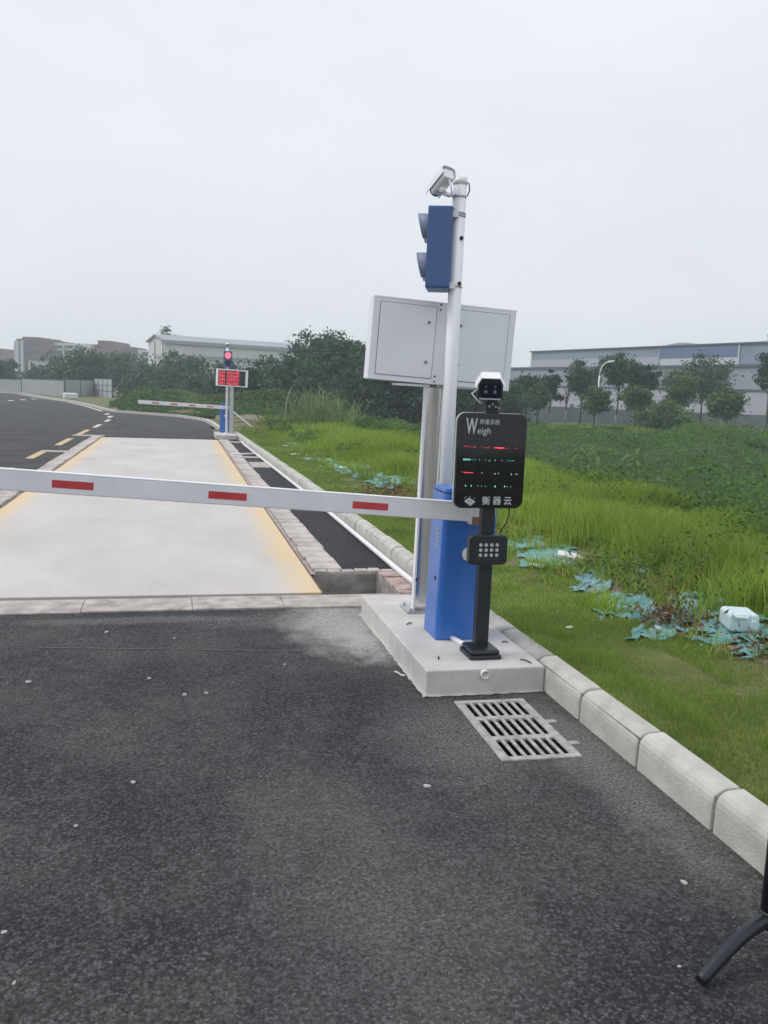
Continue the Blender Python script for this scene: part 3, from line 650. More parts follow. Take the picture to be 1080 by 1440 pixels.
lg.add([P2(-.028, .004), P2(-.002, .021), P2(.034, .001), P2(.008, -.018)], [(0, 1, 2, 3)])
lg.add([P2(-.028, .002), P2(.008, -.020), P2(.008, -.024), P2(-.028, -.001)], [(0, 1, 2, 3)]); lg.add([P2(.008, -.020), P2(.034, -.001), P2(.034, -.004), P2(.008, -.024)], [(0, 1, 2, 3)])
for a, b, a2, b2 in ((-.030, .018, -.020, .027), (-.004, .031, .006, .027), (.022, .022, .032, .018)):
    lg.add([P2(a, b), P2(a2, b2), P2(a2+.002, b2-.003), P2(a+.002, b-.003)], [(0, 1, 2, 3)])
lg.build('logo', m_grey, fr_)
lm_ = MB()
for q in range(3): lm_.add([(P2(-.010+q*.008, .004-q*.0035)[0], c0.y-.001, P2(0, .004-q*.0035)[2]), (P2(.0+q*.008, 0)[0], c0.y-.001, P2(0, .010-q*.0035)[2]), (P2(.003+q*.008, 0)[0], c0.y-.001, P2(0, .008-q*.0035)[2]), (P2(-.007+q*.008, 0)[0], c0.y-.001, P2(0, .002-q*.0035)[2])], [(0, 1, 2, 3)])
lm_.build('logo_mark', m_black, fr_)
def leds(name, v, mat, items):
    b = MB()
    for it in items:
        u0, u1, dv, hh = it if len(it) == 4 else (it[0], it[0]+.009, it[1] if len(it) > 1 else 0, .0032)
        p = sxz(u0, v+dv); q = sxz(u1, v+dv); b.add([(p[0], fy-.0003, p[2]-hh/2), (q[0], fy-.0003, p[2]-hh/2), (q[0], fy-.0003, p[2]+hh/2), (p[0], fy-.0003, p[2]+hh/2)], [(0, 1, 2, 3)])
    tag(b.build(name, mat, fr_), kind='stuff')
leds('led_row', .352, m_ledr, [(.105, .002), (.12, -.004), (.135, -.006), (.15, -.003), (.165, .003), (.20,), (.225,), (.245, .002), (.26, .005), (.345,), (.395, .006), (.42, .009), (.44, .006), (.455, -.002), (.53, .68, .004, .004), (.55, .68, .010, .002), (.60, .625, .012, .003), (.70, .010), (.745, .008), (.83, .008), (.87, .008)])
leds('led_row', .486, m_ledg, [(.10, .112, 0, .009), (.12, .132, 0, .009), (.142, .154, 0, .008), (.165, .177, 0, .008), (.185, .197, 0, .007), (.22,), (.262, .003), (.325, .002), (.415, .003), (.465, .010), (.478, .004), (.55, .006), (.555, .000), (.655, .004), (.735, .004), (.77, .006), (.80, .002), (.825, .006)])
leds('led_row', .622, m_ledr, [(.085, -.006), (.10, -.002), (.12, .25, .002, .0035), (.13, -.004), (.15, -.004)])
leds('led_row', .624, m_ledw, [(.37, .0), (.555, .010), (.568, .004), (.612, .002), (.80, .004), (.80, .016), (.86, .90, .008, .0015)])
leds('led_row', .762, m_ledg, [(.145, .157, 0, .009), (.225, .237, 0, .008), (.325,), (.375,), (.43, .003), (.57, .582, .004, .011), (.71, .722, .002, .009), (.75, .005), (.80, .005)])
leds('led_row', .275, m_grey, [(.16, .17, 0, .001), (.20, .21, 0, .001), (.43, .45, 0, .0012), (.85, .86, .01, .002)])
# keypad
kz = .759-PZ; kx = 1.661-1.672
kp_ = MB().prism(rrect(.222, .165, .026, 6), (kx, -.024, kz), (1, 0, 0), (0, 0, 1), (0, -1, 0), .05).build('keypad', m_black, ks, bevel=.006)
for r_ in range(3):
    for c_ in range(4):
        p = (kx-.047+c_*.0315, -.074, kz+.030-r_*.0285); tube('button', [p, (p[0], p[1]-.004, p[2])], .0095, m_silver, kp_, 12)
box('grip_rail', (kx+.002, -.0755, kz-.052), (.145, .006, .006), m_dark, kp_)
tube('cable', [(.115, -.02, SZ-.258), (.118, -.02, SZ-.30), (.105, -.015, SZ-.35), (.08, -.015, SZ-.385), (.072, -.012, kz+.07)], .004, m_dark, ks, 8)

pc = thing('plate_camera', 'boxy licence plate camera with white hood on top of the black kiosk', 'camera', (1.650, 4.49, SZ+PZ+.2585))
tube('mount', [(0, .0, 0), (0, 0, .012)], .055, m_black, pc, 20); box('bracket', (0, .0, .035), (.075, .06, .05), m_black, pc, bevel=.004)
for a, b in ((-.018, .035), (.018, .034), (0, .048), (.036, .028)): tube('bolt', [(a, -.031, b), (a, -.036, b)], .0055, m_silver, pc, 8)
tl_ = R(10)
bd = MB().prism([(-.062, -.045), (.062, -.045), (.062, .03), (.038, .058), (-.038, .058), (-.062, .03)], (0, -.12, 0), (1, 0, 0), (0, 0, 1), (0, 1, 0), .235).build('body', m_black, pc, bevel=.003, loc=(.0, .02, .135), rot=(tl_, 0, R(-19)))
bd.scale = (1.06, .85, 1.06)
MB().prism([(-.074, .012), (-.045, .062), (.045, .062), (.074, .012), (.077, .014), (.047, .066), (-.047, .066), (-.077, .014)], (0, -.130, 0), (1, 0, 0), (0, 0, 1), (0, 1, 0), .25).build('hood', m_whitebox, bd)
box('window', (0, -.121, 0), (.10, .004, .07), m_lens, bd)
for a, b in ((-.023, -.004), (.023, -.004), (-.023, .022), (.023, .022)): tube('led_lamp', [(a, -.123, b), (a, -.1265, b)], .009 if b < 0 else .006, m_visor if b < 0 else m_bluel, bd, 12)
box('front_lip', (0, -.123, -.04), (.11, .01, .006), m_silver, bd)
box('tilt_plate', (0, .0, .072), (.05, .07, .045), m_black, pc, bevel=.003)
tube('cable', [(-.02, .06, .12), (-.06, .05, .06), (-.08, .04, .015), (-.085, .035, -.01)], .006, m_dark, pc, 8)
tube('white_cable', [(-.02, .07, .15), (-.09, .06, .10), (-.055, .03, .055), (-.03, .02, .05)], .004, m_white, pc, 8)

# ------------------------------------------------------------------ far barrier set
FY = 27.6
tag(MB().b2((1.10, 26.4, -.08), (1.72, 28.2, .13)).build('concrete_plinth', m_plinth, bevel=.012), 'small concrete plinth under the far red-lit signal and display', 'plinth')
make_barrier((1.44, 27.95, .13), 0, -1, 2.72, 2.0, ['far blue barrier cabinet with short white boom beyond the weighbridge'], [-.55-.55*k for k in range(4)])
fp = thing('signal_pole', 'round white pole behind the far red lettered display', 'pole', (1.47, 27.6, .13))
tube('shaft', [(0, 0, .008), (0, 0, 2.62)], .0415, m_white, fp, 20); tube('base_flange', [(0, 0, 0), (0, 0, .012)], .085, m_white, fp, 20)
make_light((1.475, 27.50, 2.40), R(0), 'far traffic light showing a red lamp beyond the weighbridge', True)
fc = make_bullet((1.46, 27.5, 2.83), (R(-10), 0, R(180)), 'tiny white camera on top of the far signal pole', [(0, 0, -.05), (.01, .05, -.06), (.01, .10, -.09)])
fd = thing('display_board', 'far display board lit with rows of red characters', 'display board', (1.60, 27.35, .13))
box('post', (0, .06, .72), (.12, .10, 1.44), m_galv, fd, bevel=.006); box('post', (-.16, .06, .72), (.035, .035, 1.44), m_white, fd); box('base_plate', (0, .06, .006), (.24, .22, .012), m_galv, fd)
fb = MB().box((0, 0, 0), (.96, .16, .52)).build('cabinet', m_white, fd, bevel=.008, loc=(0, 0, 1.70), rot=(0, R(1.5), R(10)))
MB().b2((-.445, -.0805, -.228), (.40, -.083, .228)).build('display_face', m_lens, fb)
ch = MB(); rr_ = random.Random(5)
for row in range(4):
    z0_ = .165-row*.112
    for cx_ in range(13):
        if cx_ == 4: continue
        for a in range(4):
            for b in range(5):
                if rr_.random() < .66:
                    x0_ = -.43+cx_*.049+a*.0105; zz = z0_+.042-b*.0185
                    ch.add([(x0_, -.0836, zz-.014), (x0_+.0098, -.0836, zz-.014), (x0_+.0098, -.0836, zz), (x0_, -.0836, zz)], [(0, 1, 2, 3)])
tag(ch.build('lit_characters', m_ledr, fb), kind='stuff')

# ------------------------------------------------------------------ black stand, lower right
bsn = thing('floor_stand', 'black metal stand with curved foot at the lower right corner', 'stand', (1.712, 2.03, 0))
tube('post', [(0, 0, .10), (0.0, .0, .95)], .036, m_black, bsn, 20)
d0 = Vector((-.30, -.10, 0)).normalized()
for dv in (d0, -d0, Vector((.10, -.30, 0)).normalized()):
    tube('foot', [dv*a+Vector((0, 0, b)) for a, b in ((.005, .112), (.05, .112), (.10, .106), (.15, .093), (.20, .073), (.25, .049), (.30, .022), (.313, .017))], [.021, .021, .0205, .02, .0195, .019, .0175, .016], m_black, bsn, 16)
tube('collar', [(0, 0, .085), (0, 0, .135)], .040, m_black, bsn, 20)

# ------------------------------------------------------------------ loose stones and scraps on the asphalt
m_stone = material('pale_stone', (.42, .41, .38), .9, var=.25, vscale=40)
m_grit = material('dusty_grit', (.24, .235, .22), .9, var=.3, vscale=40)
def pebble_mesh(seed):
    r_ = random.Random(seed); bm_ = bmesh.new(); bmesh.ops.create_icosphere(bm_, subdivisions=1, radius=1)
    for v in bm_.verts: v.co *= r_.uniform(.75, 1.15); v.co.z *= .6
    me = bpy.data.meshes.new('pebble'); bm_.to_mesh(me); bm_.free(); me.materials.append(m_stone); return me
pm = [pebble_mesh(i) for i in range(4)]
for i, (px, py, r) in enumerate([(187, 1101, .011), (107, 1162, .008), (150, 890, .016), (962, 1242, .011), (600, 1107, .014), (245, 898, .010), (260, 978, .014), (290, 975, .011), (210, 955, .012), (40, 960, .014), (955, 1360, .006), (20, 1383, .006), (6, 1312, .008), (400, 935, .010)]):
    p = G(px, py); o = bpy.data.objects.new('pebble', pm[i % 4]); COL.objects.link(o); o.location = (p.x, p.y, r*.35); o.scale = (r*random.uniform(.9, 1.5), r, r); o.rotation_euler = (0, 0, random.uniform(0, 6))
    tag(o, 'small pale stone lying loose on the near asphalt', 'stone', 'loose stones on the asphalt')
n = 4200; gy = 1.5+6*rng.random(n)**1.3; gx = -2.5+4.4*rng.random(n)
keep = (vn(gx*1.7, gy*1.7)+.35*(gx > 1.5) > .55) & (gx < kb(gy)-.15) & ~((gx > 1.27) & (gy > 4.22) & (gy < 6)) & (gy < 6.1)
P = np.stack([gx, gy, np.full(n, .002)], 1)[keep]; sz = (.0012+.0028*rng.random(len(P))**4)
tet = np.array([[1, 0, 0], [-.5, .87, 0], [-.5, -.87, 0], [.1, 0, 1.1]])
a = rng.random(len(P))*6.28; ca, sa = np.cos(a), np.sin(a)
T = np.stack([tet[None, :, 0]*ca[:, None]-tet[None, :, 1]*sa[:, None], tet[None, :, 0]*sa[:, None]+tet[None, :, 1]*ca[:, None], np.repeat(tet[None, :, 2], len(P), 0)], 2)*sz[:, None, None]+P[:, None, :]
k = np.arange(len(P))[:, None]*4; F = np.concatenate([np.stack([k+i for i in f], 2) for f in ((0, 1, 3), (1, 2, 3), (2, 0, 3))], 1).reshape(-1, 3)
tag(npmesh('grit', T.reshape(-1, 3), F, m_grit), 'fine pale grit scattered over the asphalt', 'grit', kind='stuff')
m_paper = material('white_scrap', (.7, .69, .66), .7)
def scrap(px, py, z, L_, W_, label, mat=m_paper, name='paper_scrap', cat='litter', rot=0, lift=.02):
    p = G(px, py, z); n_ = 6; b = MB(); r_ = random.Random(px)
    vs_ = [(-L_/2+L_*i/n_, (j-.5)*W_*(.7+.3*math.sin(i*1.3+1)), lift*(r_.random()*.7+.25)) for i in range(n_+1) for j in (0, 1)]
    b.add(vs_, [(2*i, 2*i+2, 2*i+3, 2*i+1) for i in range(n_)])
    o = b.build(name, mat, loc=(p.x, p.y, z), rot=(0, 0, rot)); m_ = o.modifiers.new('thick', 'SOLIDIFY'); m_.thickness = .003
    return tag(o, label, cat)
scrap(562, 948, 0, .09, .022, 'white paper scrap on the asphalt beside the plinth edge', rot=1.9, lift=.008)
tag(tube('stick', [G(640, 862, PZ+.006), G(650, 858, PZ+.006)], .004, m_twig), 'dark twig on the plinth behind the cabinet', 'twig')
for i, (x1, y1, x2, y2, lb) in enumerate(((732, 927, 747, 932, 'bent dark twig on the plinth near the kerb corner'), (706, 903, 714, 903, 'short dark twig on the plinth beside the kerb'), (617, 923, 617, 927, 'tiny dark twig on the plinth left of the kiosk foot'), (572, 878, 579, 876, 'thin dark twig on the plinth left of the cabinet'))):
    a_, b_ = G(x1, y1, PZ+.004), G(x2, y2, PZ+.004); tag(tube('stick', [a_, (a_+b_)/2+Vector((0, .006, .004)), b_], .0035, m_twig, None, 6), lb, 'twig')

# ------------------------------------------------------------------ grass
m_lawn = leafmat('lawn_grass', (.14, .235, .04), (.31, .42, .085), .42, c3=(.50, .44, .20))
m_field = leafmat('field_grass', (.165, .28, .03), (.35, .46, .075), .45, c3=(.50, .45, .20))
m_weed = leafmat('weeds', (.055, .12, .028), (.13, .22, .055), .35)
m_creep = leafmat('creeper', (.058, .135, .030), (.155, .27, .06), .42)
m_creep2 = leafmat('undergrowth', (.055, .115, .035), (.13, .21, .065), .35)
def scatter_lawn(n, ya, yb, hh, ww, pw=1.0):
    y = ya+(yb-ya)*rng.random(n)**pw; lim = np.interp(y, [1, 4, 5, 7, 8, 11, 12, 14, 16, 20, 24, 26, 30], [1.25, 1.12, .9, .98, .95, 1.1, 1.4, 1.1, .85, .85, .9, .75, .3])
    s = -.006+(lim+.12*(vn(y*2.5, 9)-.5)+.1)*rng.random(n); x = kb(y)+s
    f = (.35+.7*vn(x*2.2, y*2.2)+.9*sstep(.55, .9, vn2(x*5.5, y*4.5)))*(1+.8*sstep(.05, 0, s))
    x = x-.03*rng.random(n)*(s < .02)
    P = np.stack([x, y, hz(x, y)-.004], 1); return blades(P, hh*f*(.6+.7*rng.random(n)), ww*(.7+.6*rng.random(n)), .75, False)
parts = [scatter_lawn(95000, 1.6, 5.2, .034, .0040), scatter_lawn(70000, 5, 11, .034, .0065), scatter_lawn(45000, 10.5, 29, .04, .014)]
def join(parts):
    off = 0; VV = []; FF = []
    for V, F in parts: VV.append(V); FF.append(F+off); off += len(V)
    return np.concatenate(VV), np.concatenate(FF)
V, F = join(parts); tag(npmesh('lawn_grass', V, F, m_lawn), 'short mown lawn grass between the kerb and the debris line', 'grass', kind='stuff')
def lawn_lim(y): return np.interp(y, [1, 4, 5, 7, 8, 11, 12, 14, 16, 20, 24, 26, 30], [1.25, 1.12, .9, .98, .95, 1.1, 1.4, 1.1, .85, .85, .9, .75, .3])
def scatter_field(n, ya, yb, hh, ww):
    y = ya+(yb-ya)*rng.random(n); a_ = lawn_lim(y)+.25; s = a_+(4.3-a_)*rng.random(n); x = kb(y)+s
    dens = sstep(.0, .95, s-a_+.55*(vn(x*1.6, y*1.6)-.5))
    clr = ~((y > 24.5) & (s < 2.6+.8*(vn(x*1.3, y*1.3)-.5)) & (rng.random(n) > .12)) & (np.hypot(x-3.6, y-4.7) > .33) & (np.hypot(x-3.5, y-7.2) > .35)
    keep = clr & (rng.random(n) < .08+.92*dens*(.35+.75*vn2(x*1.1, y*1.1))); x, y, s = x[keep], y[keep], s[keep]; m_ = len(x); dens = dens[keep]
    P = np.stack([x, y, hz(x, y)-.01], 1); f = (.45+.55*dens)*(.55+.8*vn(x*.9+7, y*.9))
    return blades(P, hh*f*(.55+.7*rng.random(m_)), ww*(.6+.7*rng.random(m_)), .55, True)
V, F = join([scatter_field(70000, 2.5, 10, .36, .0085), scatter_field(60000, 9.5, 18, .38, .013), scatter_field(45000, 17, 34, .42, .022)])
tag(npmesh('field_grass', V, F, m_field), 'tall bright green field grass right of the debris line', 'grass', kind='stuff')
# broad-leaved weeds mixed into the field and thick along the ditch edge
def leaf_stems(x, y, h, per, size, spread):
    n_ = len(x); k_ = rng.random((n_, per)); X = x[:, None]+rng.normal(size=(n_, per))*spread*(.4+k_); Y = y[:, None]+rng.normal(size=(n_, per))*spread*(.4+k_)
    Z = hz(x, y)[:, None]+h[:, None]*(.12+.88*k_); return np.stack([X, Y, Z], 2).reshape(-1, 3)
y = 4+30*rng.random(2600); s = 1.1+2.6*rng.random(2600); x = kb(y)+s
kp1 = (vn(x*.8+40, y*.8) > .56) & (np.hypot(x-3.62, y-4.75) > .42) & (np.hypot(x-3.5, y-7.2) > .45) & (np.hypot(x-3.75, y-6.7) > .3); x, y = x[kp1], y[kp1]
P1 = leaf_stems(x, y, .12+.22*rng.random(len(x)), 12, .03, .06)
V1, F1 = leaves(P1, .022+.0013*np.clip(P1[:, 1], 0, 40), .5, .3)
y = 5+33*rng.random(3600); s = 3.75+1.5*rng.random(3600)**1.2; x = kb(y)+s
P2_ = leaf_stems(x, y, (.15+.35*rng.random(len(x)))*(.5+vn(x*.6, y*.6)), 22, .05, .10)
V2, F2 = leaves(P2_, .026+.0013*np.clip(P2_[:, 1], 0, 40), .4, .3)
V, F = join([(V1, F1), (V2, F2)]); tag(npmesh('weeds', V, F, m_weed), 'dark broad-leaved weeds along the ditch edge', 'weeds', kind='stuff')
# sparse tufts and runners growing through the debris line
nt_ = 650; y = 3.2+27*rng.random(nt_); s = lawn_lim(y)-.12+1.15*rng.random(nt_); x = kb(y)+s; ok = (np.hypot(x-3.6, y-4.65) > .3) & (np.hypot(x-3.5, y-7.2) > .3); x, y = x[ok], y[ok]
X = np.repeat(x, 34)+rng.normal(size=len(x)*34)*.055; Y = np.repeat(y, 34)+rng.normal(size=len(x)*34)*.055; hh = np.repeat(.06+.16*rng.random(len(x)), 34)*(.5+.6*rng.random(len(X)))
V, F = blades(np.stack([X, Y, hz(X, Y)-.01], 1), hh, .005+.0007*Y, .9, True); tag(npmesh('grass_tufts', V, F, m_field), 'grass tufts growing through the netting of the debris line', 'grass', kind='stuff')
# creepers covering the ditch and the far bank
n = 560000; y = 6+85*rng.random(n)**1.1; s = 4.2+ (6+y*.85)*rng.random(n); x = kb(y)+s
d = x*SY+y*CY; l = x*CY-y*SY; keep = (d < 66) & (l < d*.52+3) & (l > d*-.2-6); x, y, d = x[keep], y[keep], d[keep]
bump = (1-.8*sstep(46, 58, d))*(.55*vn(x*.45, y*.45)+.35*vn2(x*1.1, y*1.1)+.5*sstep(.62,.9,vn2(x*.22+3, y*.22)))
P = np.stack([x, y, hz(x, y)+bump*(.4+.6*rng.random(len(x)))*(.9+.3*vn(x*.1, y*.1))], 1)
V, F = leaves(P, (.032+.0013*d)*(.6+.8*rng.random(len(x))), .75, .2, 1.35); tag(npmesh('creeper', V, F, m_creep), 'dark green creepers carpeting the ditch and far bank', 'creepers', kind='stuff')

# brighter grass along the top of the far bank
n = 26000; l = -8+62*rng.random(n); d = 57+8*rng.random(n); x = l*CY+d*SY; y = -l*SY+d*CY; k1 = (vn(x*.25+9, y*.25) > .30) & (x > kb(y)+4); x, y = x[k1], y[k1]
V, F = blades(np.stack([x, y, hz(x, y)-.03], 1), .22+.35*rng.random(len(x)), np.full(len(x), .05), .6, True); tag(npmesh('bank_grass', V, F, m_field), 'light green grass along the top of the far bank', 'grass', kind='stuff')

# ------------------------------------------------------------------ trees
m_leaf = [leafmat('leaf_%d' % i, a, b, .3) for i, (a, b) in enumerate((((.030, .082, .040), (.095, .17, .075)), ((.042, .088, .050), (.10, .155, .082)), ((.055, .115, .035), (.14, .22, .07)), ((.026, .062, .038), (.07, .12, .065))))]
def crown_points(rx, rz, n_cl, per, cr, seed, flat=0.0, low=-1.0, top_w=1.0):
    r_ = np.random.default_rng(seed); C = unit(r_.normal(size=(n_cl, 3)))*(r_.random((n_cl, 1))**.45)
    C[:, 2] = np.maximum(C[:, 2], low); C *= (.78+.45*r_.random((n_cl, 1)))
    C = C*np.array([rx, rx, rz]); q = r_.normal(size=(n_cl, per, 3))*.5
    q *= (cr*(.6+.8*r_.random((n_cl, 1, 1))))*np.array([1, 1, .62])
    P = (C[:, None]+q).reshape(-1, 3); N_ = unit(q.reshape(-1, 3)+.001)
    return P, N_, C
def make_tree(name, label, cat, loc, h, rx, rz, cz, seed, lm, leaf=.16, ncl=55, per=60, trunk_r=.09, group=None, low=-.8, white=False, limbs=6, rot=0, bare=.0, cr=None):
    r_ = random.Random(seed); t = thing(name, label, cat, loc, (0, 0, rot), group)
    P, N_, C = crown_points(rx, rz, ncl, per, cr or rx*.42, seed, low=low); P[:, 2] += cz; C[:, 2] += cz
    if len(P): V, F = leaves(P, leaf, .35, .25, 1.5, N_*.8); npmesh('crown', V, F, lm, t)
    b = MB(); top = Vector((r_.uniform(-.1, .1)*rx, r_.uniform(-.1, .1)*rx, max(cz*.85, h*.5)))
    b.tube([(0, 0, -.3), (0, 0, .02), top*.5+Vector((r_.uniform(-.05, .05), r_.uniform(-.05, .05), 0)), top], [trunk_r*1.3, trunk_r, trunk_r*.75, trunk_r*.5], 8)
    for i in range(limbs):
        c = Vector(C[(i*7) % len(C)]); s0 = top*r_.uniform(.55, 1.0); m_ = s0.lerp(c, .5)+Vector((0, 0, -.08*rz))
        b.tube([s0, m_, c], [trunk_r*.42, trunk_r*.3, trunk_r*.12], 6)
    b.build('trunk', m_bark, t, smooth=True)
    if white: tube('limewash', [(0, 0, .0), (0, 0, min(1.0, cz*.35))], trunk_r*1.12, m_lime, t, 9)
    return t
def ground_at(p): return float(hz(p.x, p.y))
# street trees on the far bank, left to right as the photograph shows them: px, base py, top py, half width px, label words
BD = 66
street = [(740, 585, 528, 22, 3, 'thin dark tree at the left end of the bank row beside the kiosk camera', 1.0),
 (755, 588, 545, 17, 2, 'low leafy young tree at the left end of the bank row', .9),
 (773, 590, 522, 13, 3, 'narrow columnar dark tree on the bank left of the bare sapling', 1.6),
 (815, 594, 511, 21, 1, 'tall round-topped tree left of the street lamp', 1.0),
 (835, 596, 545, 18, 2, 'small leafy tree standing in front of the street lamp foot', .9),
 (866, 594, 500, 25, 1, 'tall forked tree with open limbs right of the street lamp', .75),
 (900, 592, 515, 20, 3, 'dense dark tree right of the forked tree', 1.0),
 (893, 590, 540, 20, 2, 'low leafy tree below the dense dark tree', .9),
 (950, 603, 522, 26, 2, 'yellowish green leafy tree beside the pale banner on the bank', .95),
 (985, 600, 503, 36, 1, 'widest feathery tree in the middle of the bank row', .8),
 (1020, 608, 545, 26, 2, 'rounded leafy tree with pale trunk at the right of the bank row', .85),
 (1078, 612, 488, 16, 3, 'tall dark tree cut off by the right edge of the photograph', 1.9)]
for i, (px, pb, pt, hw, k, lb, asp) in enumerate(street):
    D_ = BD+random.uniform(-2.5, 2.5)-(3 if pt > 535 else 0); p = AD(px, 590, D_); zb = ground_at(p); topz = AD(px, pt, D_).z; hgt = topz-zb; rx = hw/FPX*D_*1.02
    rz = min(rx*asp, hgt*.40); cz = hgt-rz*.98
    make_tree('street_tree', lb, 'tree', (p.x, p.y, zb), hgt, rx, rz, cz, 100+i, m_leaf[k], .15, int(46+rx*14), 62, .075, 'trees in a row on the far bank', white=(i in (2, 5, 8, 10)), limbs=9, cr=rx*.38)
# leafless sapling
p = AD(795, 590, 64); zb = ground_at(p); t = thing('bare_sapling', 'leafless sapling with limewashed trunk on the far bank', 'tree', (p.x, p.y, zb)); b = MB(); r_ = random.Random(4)
b.tube([(0, 0, -.2), (0, 0, 1.6), (.05, 0, 2.4)], [.06, .05, .035], 7)
for q in range(9): b.tube([(.02, 0, 1.5+.1*q), (r_.uniform(-.35, .35), r_.uniform(-.3, .3), 2.3+.1*q), (r_.uniform(-.7, .7), r_.uniform(-.5, .5), 3.0+.12*q)], [.03, .02, .008], 5)
b.build('trunk', m_bark, t); tube('limewash', [(0, 0, 0), (0, 0, 1.3)], .066, m_lime, t, 8)
# bush on the bank
def make_bush(px, pb, pt, hw, D_, lm, lb, seed, name='bush', ncl=40, leaf=.16, group=None, zb=None):
    p = AD(px, pb, D_); zb = ground_at(p) if zb is None else zb; hgt = max(AD(px, pt, D_).z-zb, .6); rx = hw/FPX*D_
    return make_tree(name, lb, 'bush', (p.x, p.y, zb), hgt, rx, hgt*.56, hgt*.46, seed, lm, leaf, ncl, 70, .05, group, low=-.9, limbs=5, cr=rx*.4)
make_bush(930, 610, 565, 36, 60, m_leaf[2], 'big rounded green bush on the bank below the warehouse', 300, ncl=60)
make_bush(1072, 650, 622, 16, 45, m_leaf[0], 'dark bush on the bank at the right edge', 301)
# dense trees in the middle distance
dense = [(330, 585, 512, 30, 56, 0, 'dark tree behind the far display, left of the tall tree mass'), (372, 590, 505, 34, 58, 1, 'dense tree right of the far display board'), (412, 594, 498, 34, 54, 0, 'leafy tree at the left foot of the tall spreading tree'),
 (446, 590, 466, 34, 62, 1, 'tallest spreading tree of the middle mass with sky showing through'), (478, 596, 475, 30, 60, 0, 'tall spreading tree beside the tallest one'), (505, 602, 510, 34, 52, 3, 'dark dense tree behind the reeds'),
 (528, 600, 474, 28, 58, 0, 'tall tree half hidden by the left edge of the white display cabinet'), (560, 606, 500, 36, 54, 3, 'dark tree directly below the white display cabinet'), (600, 608, 515, 34, 54, 3, 'dark tree behind the display post'), (660, 606, 520, 40, 56, 3, 'dark tree between the white pole and the kiosk camera'), (712, 600, 545, 30, 60, 0, 'low dark tree at the right of the kiosk camera'),
 (455, 600, 535, 40, 50, 3, 'dark understorey tree behind the reeds, left part')]
for i, (px, pb, pt, hw, D_, k, lb) in enumerate(dense):
    p = AD(px, 590, D_); zb = ground_at(p); topz = AD(px, pt, D_).z; hgt = topz-zb; rx = hw/FPX*D_*1.12; tall = pt < 480
    rz = hgt*(.34 if tall else .5); cz = hgt-rz*.96
    make_tree('dense_tree', lb, 'tree', (p.x, p.y, zb), hgt, rx, rz, cz, 200+i, m_leaf[k], .17, 75, 62, .1, 'trees massed beyond the field', low=-.55 if tall else -1, limbs=10, cr=rx*.36)
# bushes and trees left of centre
leftb = [(100, 552, 493, 34, 95, 0, 'broad dark tree left of the grid panel, in front of the office block'), (140, 552, 486, 34, 98, 0, 'tallest dark tree in front of the office block'), (180, 552, 500, 32, 95, 1, 'dark tree between the office block and the white warehouse'), (205, 555, 512, 24, 90, 1, 'low dark tree at the corner of the white warehouse'),
 (246, 560, 497, 32, 85, 0, 'round dark tree in front of the white warehouse gable'), (285, 562, 508, 28, 82, 0, 'dark tree left of the far signal pole'), (60, 545, 518, 22, 100, 1, 'small tree in front of the office tower, right of the hoarding post'), (8, 545, 505, 18, 105, 0, 'dark tree at the left edge of the photograph')]
for i, (px, pb, pt, hw, D_, k, lb) in enumerate(leftb):
    p = AD(px, 560, D_); topz = AD(px, pt, D_).z; hgt = topz; rx = hw/FPX*D_*1.12
    make_tree('dense_tree', lb, 'tree', (p.x, p.y, -.06), hgt, rx, hgt*.5, hgt*.5, 400+i, m_leaf[k], .24, 70, 62, .12, 'trees beyond the far road', low=-1, limbs=8, cr=rx*.36)
# verge undergrowth mound beyond the road corner
n = 60000; px_ = 152+275*rng.random(n); dep = 43+22*rng.random(n)
lx = (px_-540)/FPX*dep; xx = lx*CY+dep*SY; yy_ = -lx*SY+dep*CY
mound = sstep(140, 205, px_)*np.clip(.15+1.5*vn(xx*.35+5, yy_*.25)*sstep(43, 53, dep), 0, 2.4)
edge_x = np.interp(yy_, [36.2, 38.85, 43.3, 45.4, 47.2, 49.5, 56.1, 67, 76.3], [1.5, 1.4, .3, -1.2, -2.8, -3.4, -4.7, -7.1, -10])
keep = xx > edge_x+.5; xx, yy_, mound, dep = xx[keep], yy_[keep], mound[keep], dep[keep]
P = np.stack([xx, yy_, -.06+mound*(.25+.75*rng.random(len(xx))**.6)], 1); V, F = leaves(P, (.16+.06*rng.random(len(xx))), .6, .2, 1.5)
tag(npmesh('undergrowth', V, F, m_creep2), 'mounded green undergrowth on the verge beyond the far boom', 'undergrowth', kind='stuff')
m_bank = material('bare_soil', (.12, .08, .055), .95, var=.4, vscale=1.5, col2=(.20, .155, .10), bump=.7, bscale=8)
def heap(name, c, rx, ry, h, mat, seed, kind='structure'):
    nx = 26; b = []; r_ = vnoise(seed); u = np.linspace(-1, 1, nx); X, Y = np.meshgrid(u, u, indexing='ij'); r2 = np.sqrt(X**2+Y**2)
    Z = h*np.clip(1-r2, 0, 1)**.7*(.45+1.0*r_(X*4+9, Y*4+9))-.05
    V = np.stack([c[0]+X*rx, c[1]+Y*ry, c[2]+Z], 2).reshape(-1, 3); i = (np.arange(nx-1)[:, None]*nx+np.arange(nx-1)[None]).ravel()
    o = npmesh(name, V, np.stack([i, i+nx, i+nx+1, i+1], 1), mat, smooth=True); o['kind'] = kind; return o
heap('soil_bank', (-1.6, 53.5, -.05), 2.6, 3.0, .75, m_bank, 21); heap('soil_bank', (.6, 46.2, -.05), 2.2, 1.6, .35, m_bank, 22); heap('soil_bank', (3.2, 31.5, .05), 2.0, 2.6, .22, m_bank, 23)

